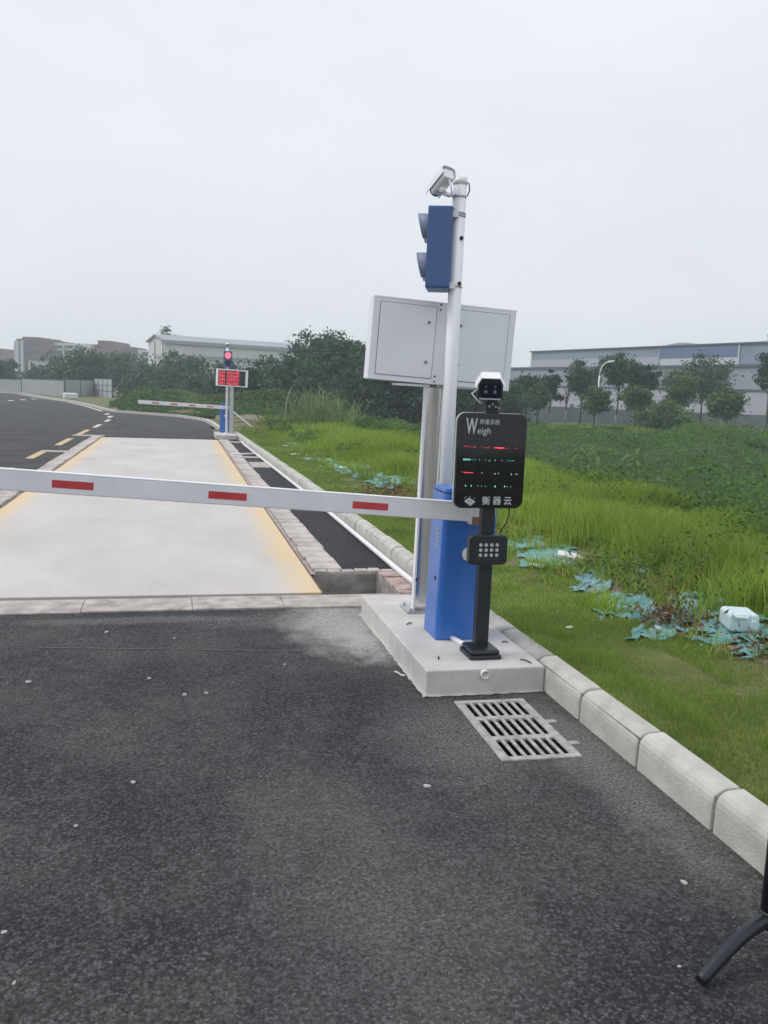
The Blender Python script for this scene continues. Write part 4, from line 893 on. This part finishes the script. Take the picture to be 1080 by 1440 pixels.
# reeds and tall weeds
m_reed = leafmat('reed', (.12, .20, .07), (.27, .35, .15), .4, c3=(.62, .60, .46))
def reed(name, loc, label, nst, h, spread, wd, cat='reeds', group=None, seed=1, plume=True):
    t = thing(name, label, cat, loc, group=group); r_ = np.random.default_rng(seed); Vs = []; Fs = []; off = 0
    for k in range(nst):
        a = r_.random()*6.28; base = np.array([r_.normal()*spread*.35, r_.normal()*spread*.35, 0]); hh = h*(.55+.5*r_.random()); ln = spread*(.4+.9*r_.random()); dr = np.array([math.cos(a), math.sin(a), 0]); sd = np.array([-math.sin(a), math.cos(a), 0])*wd
        pts_ = []
        for q in range(6):
            u = q/5; p = base+dr*ln*u**2.1+np.array([0, 0, hh*(u*1.35-.42*u**2.6)]); w_ = (1-u)**.6+.05; pts_ += [p-sd*w_, p+sd*w_]
        Vs += pts_; Fs += [(off+2*q, off+2*q+2, off+2*q+3, off+2*q+1) for q in range(5)]; off += 12
    o = npmesh('blades', np.array(Vs), np.array(Fs), m_reed, t); o['kind'] = 'stuff'; return t
for i, (px, pb, D_, h_, lb) in enumerate(((425, 597, 33, 1.75, 'tall reed clump beside the debris line, left of the reeds group'), (452, 600, 31.5, 1.7, 'tall arching reed clump in the middle of the reeds'), (480, 602, 30.5, 1.45, 'arching reed clump at the right of the reeds'), (268, 575, 47, 1.5, 'pale tall weeds on the verge above the far boom'), (500, 606, 29, .8, 'small reed tuft right of the reeds'))):
    p = AD(px, pb, D_); reed('reed_clump', (p.x, p.y, max(ground_at(p), -.05)-.02), lb, 105 if i < 3 else 60, h_, 1.15 if i < 3 else .6, .018, 'reeds', 'reeds beyond the field', 30+i)
def cornlike(px, D_, top, lb, seed, nl=9):
    p = AD(px, 660, D_); zb = ground_at(p); h_ = AD(px, top, D_).z-zb; t = thing('tall_weed', lb, 'plant', (p.x, p.y, zb)); r_ = random.Random(seed)
    tube('stem', [(0, 0, -.05), (.02, 0, h_*.5), (.0, .02, h_)], [.012, .009, .004], m_weed, t, 6)
    for k in range(nl):
        z = h_*(.35+.62*k/nl); a = r_.uniform(0, 6.28); L_ = r_.uniform(.22, .38); d_ = Vector((math.cos(a), math.sin(a), 0)); sd_ = Vector((-math.sin(a), math.cos(a), 0)); vs_ = []
        for q in range(6):
            u = q/5; c = d_*L_*u+Vector((0, 0, z+L_*(1.0*u-1.15*u*u))); w_ = .022*math.sin(math.pi*(.12+.86*u)); vs_ += [c-sd_*w_, c+sd_*w_]
        MB().add(vs_, [(2*q, 2*q+2, 2*q+3, 2*q+1) for q in range(5)]).build('leaf', m_reed, t)
cornlike(822, 13.6, 624, 'tall leafy weed at the ditch edge right of the kiosk', 5, 12); cornlike(836, 13.8, 634, 'second leafy weed beside the tall one at the ditch edge', 9, 9); cornlike(893, 12.6, 628, 'thin upright weed standing alone above the field edge', 12, 7)

# ------------------------------------------------------------------ debris line: netting, litter
def net(px, py, L_, W_, rot, lb, seed, k=0, z=.16):
    p = G(px, py, z); nx, ny = 46, 30; vnn = vnoise(seed); u = np.linspace(-1, 1, nx); v = np.linspace(-1, 1, ny); U, V_ = np.meshgrid(u, v, indexing='ij')
    X = U*L_/2+.05*(vnn(U*5+9, V_*5)-.5); Y = V_*W_/2+.05*(vnn(U*5, V_*5+30)-.5)
    c, s_ = math.cos(rot), math.sin(rot); WX = p.x+X*c-Y*s_; WY = p.y+X*s_+Y*c
    Z = hz(WX, WY)+.004+.026*vnn(U*5+3, V_*4+3)**1.6+.016*vnn(U*13, V_*11)
    i = (np.arange(nx-1)[:, None]*ny+np.arange(ny-1)[None]).ravel(); Fq = np.stack([i, i+ny, i+ny+1, i+1], 1)
    uc, vc = U.ravel()[i], V_.ravel()[i]; rr = np.maximum(abs(uc), abs(vc))
    Fq = Fq[(vnn(uc*3.2+50, vc*2.6+50)*.6+vnn(uc*9+70, vc*8+70)*.4) > .25+.36*rr**2.0]
    o = npmesh('netting', np.stack([WX-p.x, WY-p.y, Z-z], 2).reshape(-1, 3), Fq, m_net[k], loc=(p.x, p.y, z), smooth=False)
    m_ = o.modifiers.new('thick', 'SOLIDIFY'); m_.thickness = .003
    return tag(o, lb, 'netting', 'teal netting along the debris line')
nets = [(1068, 893, .75, .42, .3, 'teal netting under the white plastic container'), (985, 865, .7, .3, .9, 'rumpled teal netting left of the white container'), (925, 880, .5, .2, .9, 'narrow strip of teal netting at the lawn edge below the brown leaves'), (880, 850, .6, .35, 1.2, 'teal netting patch left of the brown leaves'), (835, 815, .6, .25, 1.0, 'teal netting strip beyond the white board'), (770, 785, .7, .4, 1.2, 'blue-green netting heap right of the keypad'), (735, 765, .5, .35, 1.3, 'teal netting nearest the kiosk post'), (1050, 768, .9, .35, .2, 'teal netting showing through the grass at the right edge'), (990, 790, .6, .3, .5, 'teal netting patch deep in the grass'),
        (765, 700, 1.0, .4, .2, 'teal netting scrap in the grass just right of the screen'), (445, 632, 2.6, .5, 1.75, 'long bright teal netting along the lawn edge near the far signal'), (487, 632, 1.9, 1.0, 1.6, 'pale teal netting spread on the grass left of the display post'), (512, 667, 2.4, .35, 1.75, 'teal netting strip behind the near boom, left of the red strip'), (575, 682, 1.0, .5, 1.3, 'teal netting beside the display post above the boom'), (410, 612, 2.4, .8, 1.5, 'pale netting by the planks near the far signal')]
nets += [(425, 622, 2.2, .6, 1.6, 'teal netting piece left of the long bright strip'), (470, 650, 2.0, .45, 1.75, 'teal netting strip midway along the lawn edge beyond the boom'), (540, 676, 1.3, .5, 1.6, 'teal netting piece left of the yellowing weeds'), (455, 622, 2.4, .7, 1.5, 'blue netting showing in the far grass'), (905, 800, .55, .3, .6, 'teal netting patch in the grass right of the pipe off-cut'), (1020, 845, .6, .3, .4, 'teal netting patch behind the white container'), (700, 765, .4, .25, 1.4, 'teal netting scrap touching the kiosk post outline')]
nets = [(a, b, c*1.45, d*1.35, e, f) for a, b, c, d, e, f in nets]
for i, (px, py, L_, W_, r0, lb) in enumerate(nets): net(px, py, L_, W_, r0, lb, 50+i, i % 3)
# plastic jerrycan lying on its side
m_jug = material('milky_plastic', (.62, .74, .76), .35, var=.08, vscale=8)
p = G(1045, 893, .17); jg = thing('plastic_container', 'milky white plastic container lying in teal netting at the right edge', 'container', (p.x, p.y, float(hz(p.x, p.y))+.02), (0, 0, R(-18)))
MB().prism(rrect(.19, .12, .03, 5), (0, -.0, .07), (1, 0, 0), (0, 0, 1), (0, 1, 0), .21).build('body', m_jug, jg, bevel=.016, seg=3)
tube('neck', [(.05, -.03, .07), (.05, .005, .07)], .024, m_jug, jg, 14); tube('cap', [(.05, -.045, .07), (.05, -.025, .07)], .028, m_jug, jg, 14)
tube('handle', [(-.07, .01, .13), (-.06, -.03, .115), (.0, -.035, .11), (.03, .01, .12)], .011, m_jug, jg, 10)
# white board, pipe off-cut and scraps
p = G(800, 781, .2); o = MB().prism([(-.11, -.06), (.10, -.05), (.12, .0), (.06, .055), (-.10, .05)], (0, 0, 0), (1, 0, 0), (0, 1, 0), (0, 0, 1), .03).build('foam_board', m_paper, loc=(p.x, p.y, float(hz(p.x, p.y))+.03), rot=(R(14), R(10), R(-20)))
tag(o, 'broken white foam board in the weeds right of the kiosk', 'foam board')
a_, b_ = G(865, 786, .22), G(873, 803, .17); tag(ring('pipe_offcut', a_, b_, .024, .019, m_pvc), 'short white pipe off-cut stuck in the debris right of the foam board', 'pipe')
scrap(932, 889, .13, .17, .035, 'crumpled white scrap on the lawn edge below the brown leaves', rot=-.35, lift=.03); scrap(835, 792, .18, .12, .04, 'yellowish cardboard scrap beside the white pipe off-cut', m_wood, 'cardboard_scrap', rot=.3)
scrap(801, 884, .12, .05, .03, 'small pale scrap on the lawn near the kerb', rot=.4); scrap(420, 640, .15, .35, .12, 'white scrap on the netting near the far signal', rot=.2, lift=.05); scrap(483, 659, .15, .25, .1, 'white scrap at the lawn edge behind the near boom', rot=.4, lift=.05)
r_s = random.Random(3)
for i in range(16):
    y_ = [4.4, 4.9, 5.3, 5.9, 6.3, 6.9, 7.6, 8.3, 9.5, 11, 12.6, 14, 16, 18, 20.5, 23][i]; x_ = float(kb(y_)+lawn_lim(y_))+r_s.uniform(-.02, .5); L_ = r_s.uniform(.03, .07)*(1+y_*.04)
    o = MB().add([(-L_, -L_*.4, 0), (L_*.2, -L_*.5, .012), (L_, L_*.1, .004), (L_*.1, L_*.55, .018), (-L_*.8, L_*.3, .006)], [(0, 1, 3, 4), (1, 2, 3)]).build('litter_scrap', m_paper if i % 3 else m_wood, loc=(x_, y_, float(hz(x_, y_))+.02), rot=(r_s.uniform(-.2, .2), r_s.uniform(-.2, .2), r_s.uniform(0, 6))); m_ = o.modifiers.new('thick', 'SOLIDIFY'); m_.thickness = .004
    tag(o, 'small flat litter scrap on the bare soil of the debris line', 'litter', 'litter scraps along the debris line')
# brown dry leaves
m_dry = leafmat('dry_leaves', (.10, .055, .03), (.27, .17, .08), .2)
for (px, py, n_, sx, lb) in ((945, 867, 700, .12, 'reddish brown dry leaves on the debris line'), (740, 752, 500, .22, 'yellow brown dry weeds behind the kiosk post'), (850, 800, 500, .2, 'brown dry weeds around the white pipe off-cut'), (1078, 915, 260, .12, 'reddish leaves at the right edge below the container'), (555, 690, 600, .35, 'yellowing weeds behind the near boom left of the display post'), (960, 835, 400, .18, 'dry twiggy weeds above the brown leaves')):
    p = G(px, py, .17); q = rng.normal(size=(n_, 2))*sx; X = p.x+q[:, 0]; Y = p.y+q[:, 1]*1.1; Z = hz(X, Y)+.005+.09*rng.random(n_)**2
    V, F = leaves(np.stack([X, Y, Z], 1), .013+.0011*p.y, .5, .2, 2.2); tag(npmesh('dry_leaves', V, F, m_dry), lb, 'dry leaves', kind='stuff')
# plank heap near the far signal
for i in range(11):
    p = G(376+random.uniform(-38, 42), 600+random.uniform(-5, 5), .2); a = random.uniform(-.5, .5); L_ = random.uniform(.8, 1.9)
    o = MB().box((0, 0, 0), (L_, random.uniform(.1, .2), .03)).build('plank', m_wood, loc=(p.x, p.y, float(hz(p.x, p.y))+.05+.016*i), rot=(random.uniform(-.12, .12), random.uniform(-.08, .08), a)); tag(o, 'weathered plank in the scrap heap right of the far signal', 'plank', 'planks in the scrap heap')
p = AY(337, 592, 30); tag(MB().box((0, 0, 0), (1.0, .12, .06), (0, R(38), 0)).build('white_board', m_white, loc=(p.x+.1, 30, .48)), 'white board leaning on the scrap heap beside the far signal', 'board')

# ------------------------------------------------------------------ buildings far behind
def metal_sheet(name, col, pitch_=1.0):
    m = material(name, col, .55, var=.06, vscale=.35); n = m.node_tree; p = n.nodes['Principled BSDF']
    t = n.nodes.new('ShaderNodeTexCoord'); wv = n.nodes.new('ShaderNodeTexWave'); wv.inputs['Scale'].default_value = 1.6; wv.bands_direction = 'X'; n.links.new(t.outputs['Object'], wv.inputs[0])
    bp = n.nodes.new('ShaderNodeBump'); bp.inputs['Strength'].default_value = .4; bp.inputs['Distance'].default_value = .03; n.links.new(wv.outputs[0], bp.inputs['Height']); n.links.new(bp.outputs[0], p.inputs['Normal']); return m
m_lilac = metal_sheet('grey_lilac_cladding', (.30, .305, .36)); m_lilac2 = metal_sheet('pale_lilac_cladding', (.40, .40, .455)); m_bgrey = metal_sheet('blue_grey_cladding', (.225, .27, .345)); m_dblue = metal_sheet('dark_blue_cladding', (.13, .17, .29)); m_pale = metal_sheet('white_cladding', (.52, .54, .58)); m_roofg = metal_sheet('roof_sheet', (.33, .34, .37))
m_trim = material('dark_trim', (.10, .11, .14), .6); m_winb = material('window_glass', (.05, .06, .085), .15, var=.2, vscale=.4); m_wwall = material('white_render', (.62, .62, .61), .8, var=.08, vscale=.3); m_brown = material('brown_tile_cladding', (.17, .085, .095), .7, var=.15, vscale=.4)
A_, B_ = AD(741, 560, 112), AD(1062, 560, 80); fx = Vector((B_.x-A_.x, B_.y-A_.y, 0)); LW = fx.length; ang = math.atan2(fx.y, fx.x)
wr = thing('warehouse', 'long grey and blue clad warehouse behind the trees on the far bank', 'warehouse', (A_.x, A_.y, -.6), (0, 0, ang))
zU, zM = 7.25+.6, 5.3+.6
def along(px):      # distance along the facade at a pixel column
    d = ray(px, 560); # intersect ray in plan with facade line
    M_ = Matrix(((d.x, -fx.x/LW), (d.y, -fx.y/LW))); r_ = M_.inverted() @ Vector((A_.x, A_.y)); return r_.y
s0, s1, s2, s3 = along(718), along(741), along(920), along(1031); E_ = LW+26
MB().b2((s0-22, 0, 0), (E_, 38, zM)).build('lower_wall', m_lilac, wr)
MB().b2((s0-22, -.06, 1.2), (E_, -.004, 3.5)).build('pale_band', m_lilac2, wr)
MB().b2((s0-22.1, -.16, 3.5), (E_, -.004, 3.68)).build('gutter', m_trim, wr)
MB().b2((s0-22.2, -.22, zM-.16), (E_, 38.2, zM+.06)).build('eaves_trim', m_trim, wr)
MB().b2((s1, .30, zM+.06), (s2, 37, zU)).build('upper_wall', m_bgrey, wr)
MB().b2((s2+.01, .30, zM+.06), (s3-.01, 37, zU)).build('upper_wall', m_pale, wr)
MB().b2((s3, .30, zM+.06), (E_, 37, zU)).build('upper_wall', m_bgrey, wr)
MB().b2((s1, .24, zM+.07), (s2-.05, .296, zM+.95)).build('panel', m_lilac2, wr)
MB().b2((s2+.05, .22, zM+.85), (s3-.05, .296, zU-.02)).build('blue_panel', m_dblue, wr)
MB().b2((s3-.12, .20, zM+.07), (s3+.06, .292, zU-.01)).build('downpipe', m_pale, wr); MB().b2((s2-.07, .20, zM+.07), (s2+.04, .292, zU-.01)).build('downpipe', m_lilac2, wr)
MB().b2((s1-.2, .1, zU), (E_, 37.2, zU+.14)).build('roof_trim', m_trim, wr)
for q in range(9):
    xq = s0-16+q*8.4; MB().b2((xq, -.03, .25), (xq+5.2, -.003, 1.15)).build('window', m_winb, wr)
dm = MB(); 
dm.prism([(-4.2, 0), (-3, .55), (-1.5, .85), (0, .95), (1.5, .85), (3, .55), (4.2, 0)], (along(873), 8, zU+.14), (1, 0, 0), (0, 0, 1), (0, 1, 0), 14).build('roof_vent', m_roofg, wr)
# white warehouse, left of centre
P0, P1 = AD(231, 540, 112), AD(430, 540, 123); fx2 = Vector((P1.x-P0.x, P1.y-P0.y, 0)); L2 = fx2.length
ww_ = thing('warehouse', 'white warehouse with low gable behind the dark trees left of the far signal', 'warehouse', (P0.x, P0.y, -.06), (0, 0, math.atan2(fx2.y, fx2.x)))
W2 = 6.5; e2 = 7.0; rise = .75; Lx = L2+22
MB().prism([(0, 0), (W2, 0), (W2, e2), (W2/2, e2+rise), (0, e2)], (0, 0, 0), (0, 1, 0), (0, 0, 1), (1, 0, 0), Lx).build('walls', m_wwall, ww_)
for s_, (y1, z1_, y2, z2_) in enumerate(((-.35, e2-.05, W2/2, e2+rise+.02), (W2+.35, e2-.05, W2/2, e2+rise+.02))):
    MB().add([(-.3, y1, z1_), (Lx+.3, y1, z1_), (Lx+.3, y2, z2_), (-.3, y2, z2_), (-.3, y1, z1_+.16), (Lx+.3, y1, z1_+.16), (Lx+.3, y2, z2_+.16), (-.3, y2, z2_+.16)], [(0, 1, 2, 3), (4, 5, 6, 7), (0, 1, 5, 4), (1, 2, 6, 5), (2, 3, 7, 6), (3, 0, 4, 7)]).build('roof', m_roofg, ww_)
MB().b2((0, -.38, e2-.32), (Lx, -.002, e2-.06)).build('gutter', m_roofg, ww_)
m_strip = material('strip_window', (.30, .315, .34), .4, var=.1, vscale=.4)
for q in range(7): MB().b2((1.6+q*6.2, -.03, 4.7), (7.6+q*6.2, -.003, 5.35)).build('strip_window', m_strip, ww_)
MB().b2((-.04, 1.2, 4.8), (-.003, 4.2, 5.3)).build('gable_window', m_strip, ww_)
for yy in (.4, 3.6): MB().b2((-.12, yy, .1), (-.003, yy+.12, e2)).build('downpipe', m_roofg, ww_)
p = AD(236, 478, 150); make_tree('far_tree', 'pointed treetop showing above the white warehouse roof', 'tree', (p.x, p.y, -.06), p.z+1.6, 1.4, 3.3, p.z-1.6, 77, m_leaf[3], .3, 40, 50, .15, limbs=5)
# office block far left
OD = 215; OB = AD(44, 540, OD)
ob = thing('office_block', 'brown and white office block far left behind the trees', 'office building', (OB.x, OB.y, -.06), (0, 0, -yaw-R(4)))
def ox(px): return (px-44)/FPX*OD
def oz(py, px=44): return AD(px, py, OD).z+.06
MB().prism([(ox(17), 14), (ox(17), 5), (ox(20), 1.2), (ox(26), -.6), (ox(36), -1.2), (ox(58), -1.0), (ox(72), .4), (ox(74), 14)], (0, 0, 0), (1, 0, 0), (0, 1, 0), (0, 0, 1), oz(477)).build('tower', m_brown, ob)
MB().b2((ox(34), -.6, oz(477)), (ox(58), 12, oz(474))).build('tower_cap', m_brown, ob)
for px, yo in ((17.5, 3.3), (21, .6), (29, -1.2), (36.5, -1.6)): box('column', (ox(px), yo, oz(480)/2), (.62, .7, oz(480)), m_pale, ob)
for k_ in range(5):
    zz = 1.2+k_*2.1; MB().b2((ox(39), -1.45, zz), (ox(57), -1.02, zz+1.1)).build('window', m_winb, ob)
MB().b2((ox(66), 2, 0), (ox(125), 16, oz(482, 90))).build('white_wing', m_wwall, ob)
for c_, (a, b_) in enumerate(((72.5, 84.5), (87.5, 99), (102, 114))):
    for (y1, y2) in ((485, 489), (492, 497.5), (500.5, 506), (509, 514.5)):
        w_ = MB().b2((ox(a), 1.78, oz(y2, a)), (ox(b_), 1.995, oz(y1, a))).build('window', m_trim, ob); MB().b2((ox(a)+.15, 1.70, oz(y2, a)+.12), (ox(b_)-.15, 1.775, oz(y1, a)-.12)).build('pane', m_winb, w_)
MB().b2((ox(112), 4, 0), (ox(137), 18, oz(483, 120))).build('brown_wing', m_brown, ob); MB().b2((ox(137.2), 1, 0), (ox(155), 14, oz(479, 146))).build('stair_tower', m_brown, ob)
OB2 = AD(185, 540, 225); OD2 = 225
o2 = thing('office_block', 'second brown and white office wing between the trees and the white warehouse', 'office building', (OB2.x, OB2.y, -.06), (0, 0, -yaw-R(2)))
q2 = lambda px: (px-185)/FPX*OD2; z2 = lambda py: AD(185, py, OD2).z+.06
MB().b2((q2(148), 4, 0), (q2(163), 14, z2(490))).build('white_wing', m_wwall, o2); MB().prism([(q2(160), 14), (q2(160), 1), (q2(164), -.5), (q2(176), -.8), (q2(182), 0), (q2(182), 14)], (0, 0, 0), (1, 0, 0), (0, 1, 0), (0, 0, 1), z2(487)).build('stair_tower', m_brown, o2); MB().b2((q2(182.1), 1, 0), (q2(190), 14, z2(490))).build('brown_wing', m_brown, o2)
MB().b2((q2(190.1), 2, 0), (q2(212), 16, z2(491))).build('white_wing', m_wwall, o2); box('column', (q2(161), -.3, z2(488)/2), (.9, 1.6, z2(488)), m_pale, o2)
for (y1, y2) in ((494, 499), (502, 507), (510, 515)):
    w_ = MB().b2((q2(197), 1.78, z2(y2)), (q2(208), 1.995, z2(y1))).build('window', m_trim, o2); MB().b2((q2(197)+.15, 1.70, z2(y2)+.12), (q2(208)-.15, 1.775, z2(y1)-.12)).build('pane', m_winb, w_)
sb_ = AD(0, 540, 240); sbb = thing('office_block', 'narrow brown block cut off by the left edge of the photograph', 'office building', (sb_.x, sb_.y, -.06), (0, 0, -yaw))
MB().b2((-9, 0, 0), (1.0, 10, AD(2, 490, 240).z)).build('walls', m_brown, sbb); MB().b2((1.0, 2, 0), (4.2, 9, AD(8, 506, 240).z)).build('white_annex', m_wwall, sbb)
for zz in (3, 5): MB().b2((1.4, 1.8, zz), (3.8, 1.995, zz+1.0)).build('window', m_winb, sbb)
# low wing in front of the office tower
lp = AD(60, 545, 165); lb_ = thing('site_building', 'low pale flat-roofed building at the foot of the office tower', 'building', (lp.x, lp.y, -.06), (0, 0, -yaw)); MB().b2((-2.6, 0, 0), (2.2, 7, 4.8)).build('walls', m_wwall, lb_); MB().b2((-2.8, -.2, 4.8), (2.4, 7.2, 5.0)).build('roof', m_roofg, lb_)
for q in range(3): MB().b2((-2.1+q*1.4, -.05, 3.0), (-1.2+q*1.4, -.003, 4.2)).build('window', m_winb, lb_)

# ------------------------------------------------------------------ hoarding, lamp, walls, poles
m_hoard = metal_sheet('hoarding_sheet', (.34, .36, .36)); m_post = material('dark_post', (.07, .09, .10), .6)
m_grid = material('pale_grid_sheet', (.5, .53, .56), .5)
def hoarding(pa, pb, ztop, npan, label, gridp=False):
    a, b = Vector((pa[0], pa[1], 0)), Vector((pb[0], pb[1], 0)); d = b-a; L_ = d.length; t = thing('hoarding', label, 'fence', (a.x, a.y, 0), (0, 0, math.atan2(d.y, d.x)))
    for k_ in range(npan): MB().b2((k_*L_/npan+.05, -.03, -.05), ((k_+1)*L_/npan-.05, .03, ztop)).build('panel', m_grid if gridp else m_hoard, t)
    for k_ in range(npan+1): MB().b2((k_*L_/npan-.045, -.07, -.1), (k_*L_/npan+.045, .07, ztop+.1)).build('post', m_post, t)
    for z in ((ztop*.33, ztop*.66, ztop+.05) if gridp else (ztop+.05,)): MB().b2((0, -.055, z-.03), (L_, -.034, z+.03)).build('rail', m_post, t)
    return t
h1, h2, h3 = AD(-40, 550, 100), AD(31, 550, 94), AD(91, 550, 84); h4 = AD(133, 550, 92); h5 = AD(158, 550, 86)
hoarding(h1, h2, 1.35, 2, 'grey sheet hoarding at the left edge beyond the far road'); hoarding(h2, h3, 1.45, 1, 'grey sheet hoarding between the two dark posts'); hoarding(h3, h4, 1.55, 2, 'grey sheet hoarding receding right of the dark post'); hoarding(h4, h5, 1.75, 4, 'pale gridded panel fence right of the grey hoarding', True)
bp_ = thing('barrier_pole', 'faded red and white pole along the top of the left hoarding', 'pole', (h1.x, h1.y, 1.5), (0, 0, math.atan2(h2.y-h1.y, h2.x-h1.x)))
for k_ in range(5): tube('segment', [(k_*1.1, -.12, .06), (k_*1.1+1.1, -.12, .06)], .06, m_red if k_ % 2 == 0 else m_white, bp_, 10)
scr = AD(99, 563, 72); tag(MB().box((0, 0, .25), (1.1, .6, .5)).build('white_sack', m_paper, loc=(scr.x, scr.y, 0), rot=(.05, 0, .4), bevel=.12, seg=3), 'white sack on the verge below the dark hoarding post', 'sack')
p = AD(837.5, 598, 62); zb = ground_at(p); k_ = 62/FPX
lampo = thing('street_lamp', 'white street lamp with curved arm among the bank trees', 'street lamp', (p.x, p.y, zb), (0, 0, -yaw))
ht = AD(838, 528, 62).z-zb
tube('post', [(0, 0, 0), (0, 0, ht*.5), (.02, 0, ht)], [.062, .055, .045], m_white, lampo, 10)
tube('arm', [(.02, 0, ht), (.06, 0, ht+.35), (.18, 0, ht+.68), (.42, 0, ht+.92), (.68, 0, ht+1.02)], .035, m_white, lampo, 8)
MB().prism(rrect(.42, .14, .05, 3), (.78, -.08, ht+1.03), (1, 0, .15), (0, 0, 1), (0, 1, 0), .16).build('lamp_head', m_white, lampo)
m_wall = material('grey_wall', (.22, .23, .25), .85, var=.15, vscale=.8)
bw = thing('boundary_wall', 'low grey boundary wall with piers behind the bank trees', 'wall'); wa, wb_ = AD(690, 580, 74), AD(1200, 580, 74); zw = -.6
dirw = (wb_-wa); dirw.z = 0; Lw = dirw.length; bw.location = (wa.x, wa.y, zw); bw.rotation_euler = (0, 0, math.atan2(dirw.y, dirw.x))
nseg = 9
for q in range(nseg): MB().b2((q*Lw/nseg+.16, -.07, -.4), ((q+1)*Lw/nseg-.16, .07, 1.45)).build('panel', m_wall, bw)
for q in range(nseg+1): MB().b2((q*Lw/nseg-.15, -.16, -.4), (q*Lw/nseg+.15, .16, 1.75)).build('pier', m_wall, bw)
p = AD(956.5, 595, 63.5); tag(MB().b2((-.22, -.02, .15), (.22, .02, 1.0)).b2((-.03, .02, -.2), (.03, .06, 1.0)).build('notice_board', m_white, loc=(p.x, p.y, ground_at(p)), rot=(0, R(4), -yaw)), 'small plain white board on the bank below the trees', 'board')
p = AD(1077, 600, 70); up_ = thing('utility_pole', 'slim utility pole with crossarms rising above the trees at the right edge', 'utility pole', (p.x, p.y, -.6), (0, 0, -yaw)); zt = AD(1077, 459, 70).z+.6
tube('pole', [(0, 0, 0), (0, 0, zt)], [.11, .07], m_galv, up_, 10)
for dz in (.1, .75, 1.2): box('crossarm', (0, -.06, zt-dz), (1.3 if dz > .5 else .6, .08, .08), m_galv, up_)
for dz in (.75, 1.2):
    for x in (-.58, 0.25, .58): tube('insulator', [(x, -.06, zt-dz+.04), (x, -.06, zt-dz+.2)], .04, m_grey, up_, 8)

# ------------------------------------------------------------------ haze
hzm = bpy.data.materials.new('haze'); hzm.use_nodes = True; n = hzm.node_tree; n.nodes.clear(); oo = n.nodes.new('ShaderNodeOutputMaterial'); pv = n.nodes.new('ShaderNodeVolumePrincipled')
pv.inputs['Color'].default_value = (.84, .93, 1.0, 1); pv.inputs['Density'].default_value = .0015; pv.inputs['Anisotropy'].default_value = 0.1
n.links.new(pv.outputs[0], oo.inputs['Volume'])
hb = MB().b2((-392, -64, -5), (394, 470, 26)).build('haze', hzm); tag(hb, 'thin pale daytime haze over the whole site', 'haze', kind='stuff')
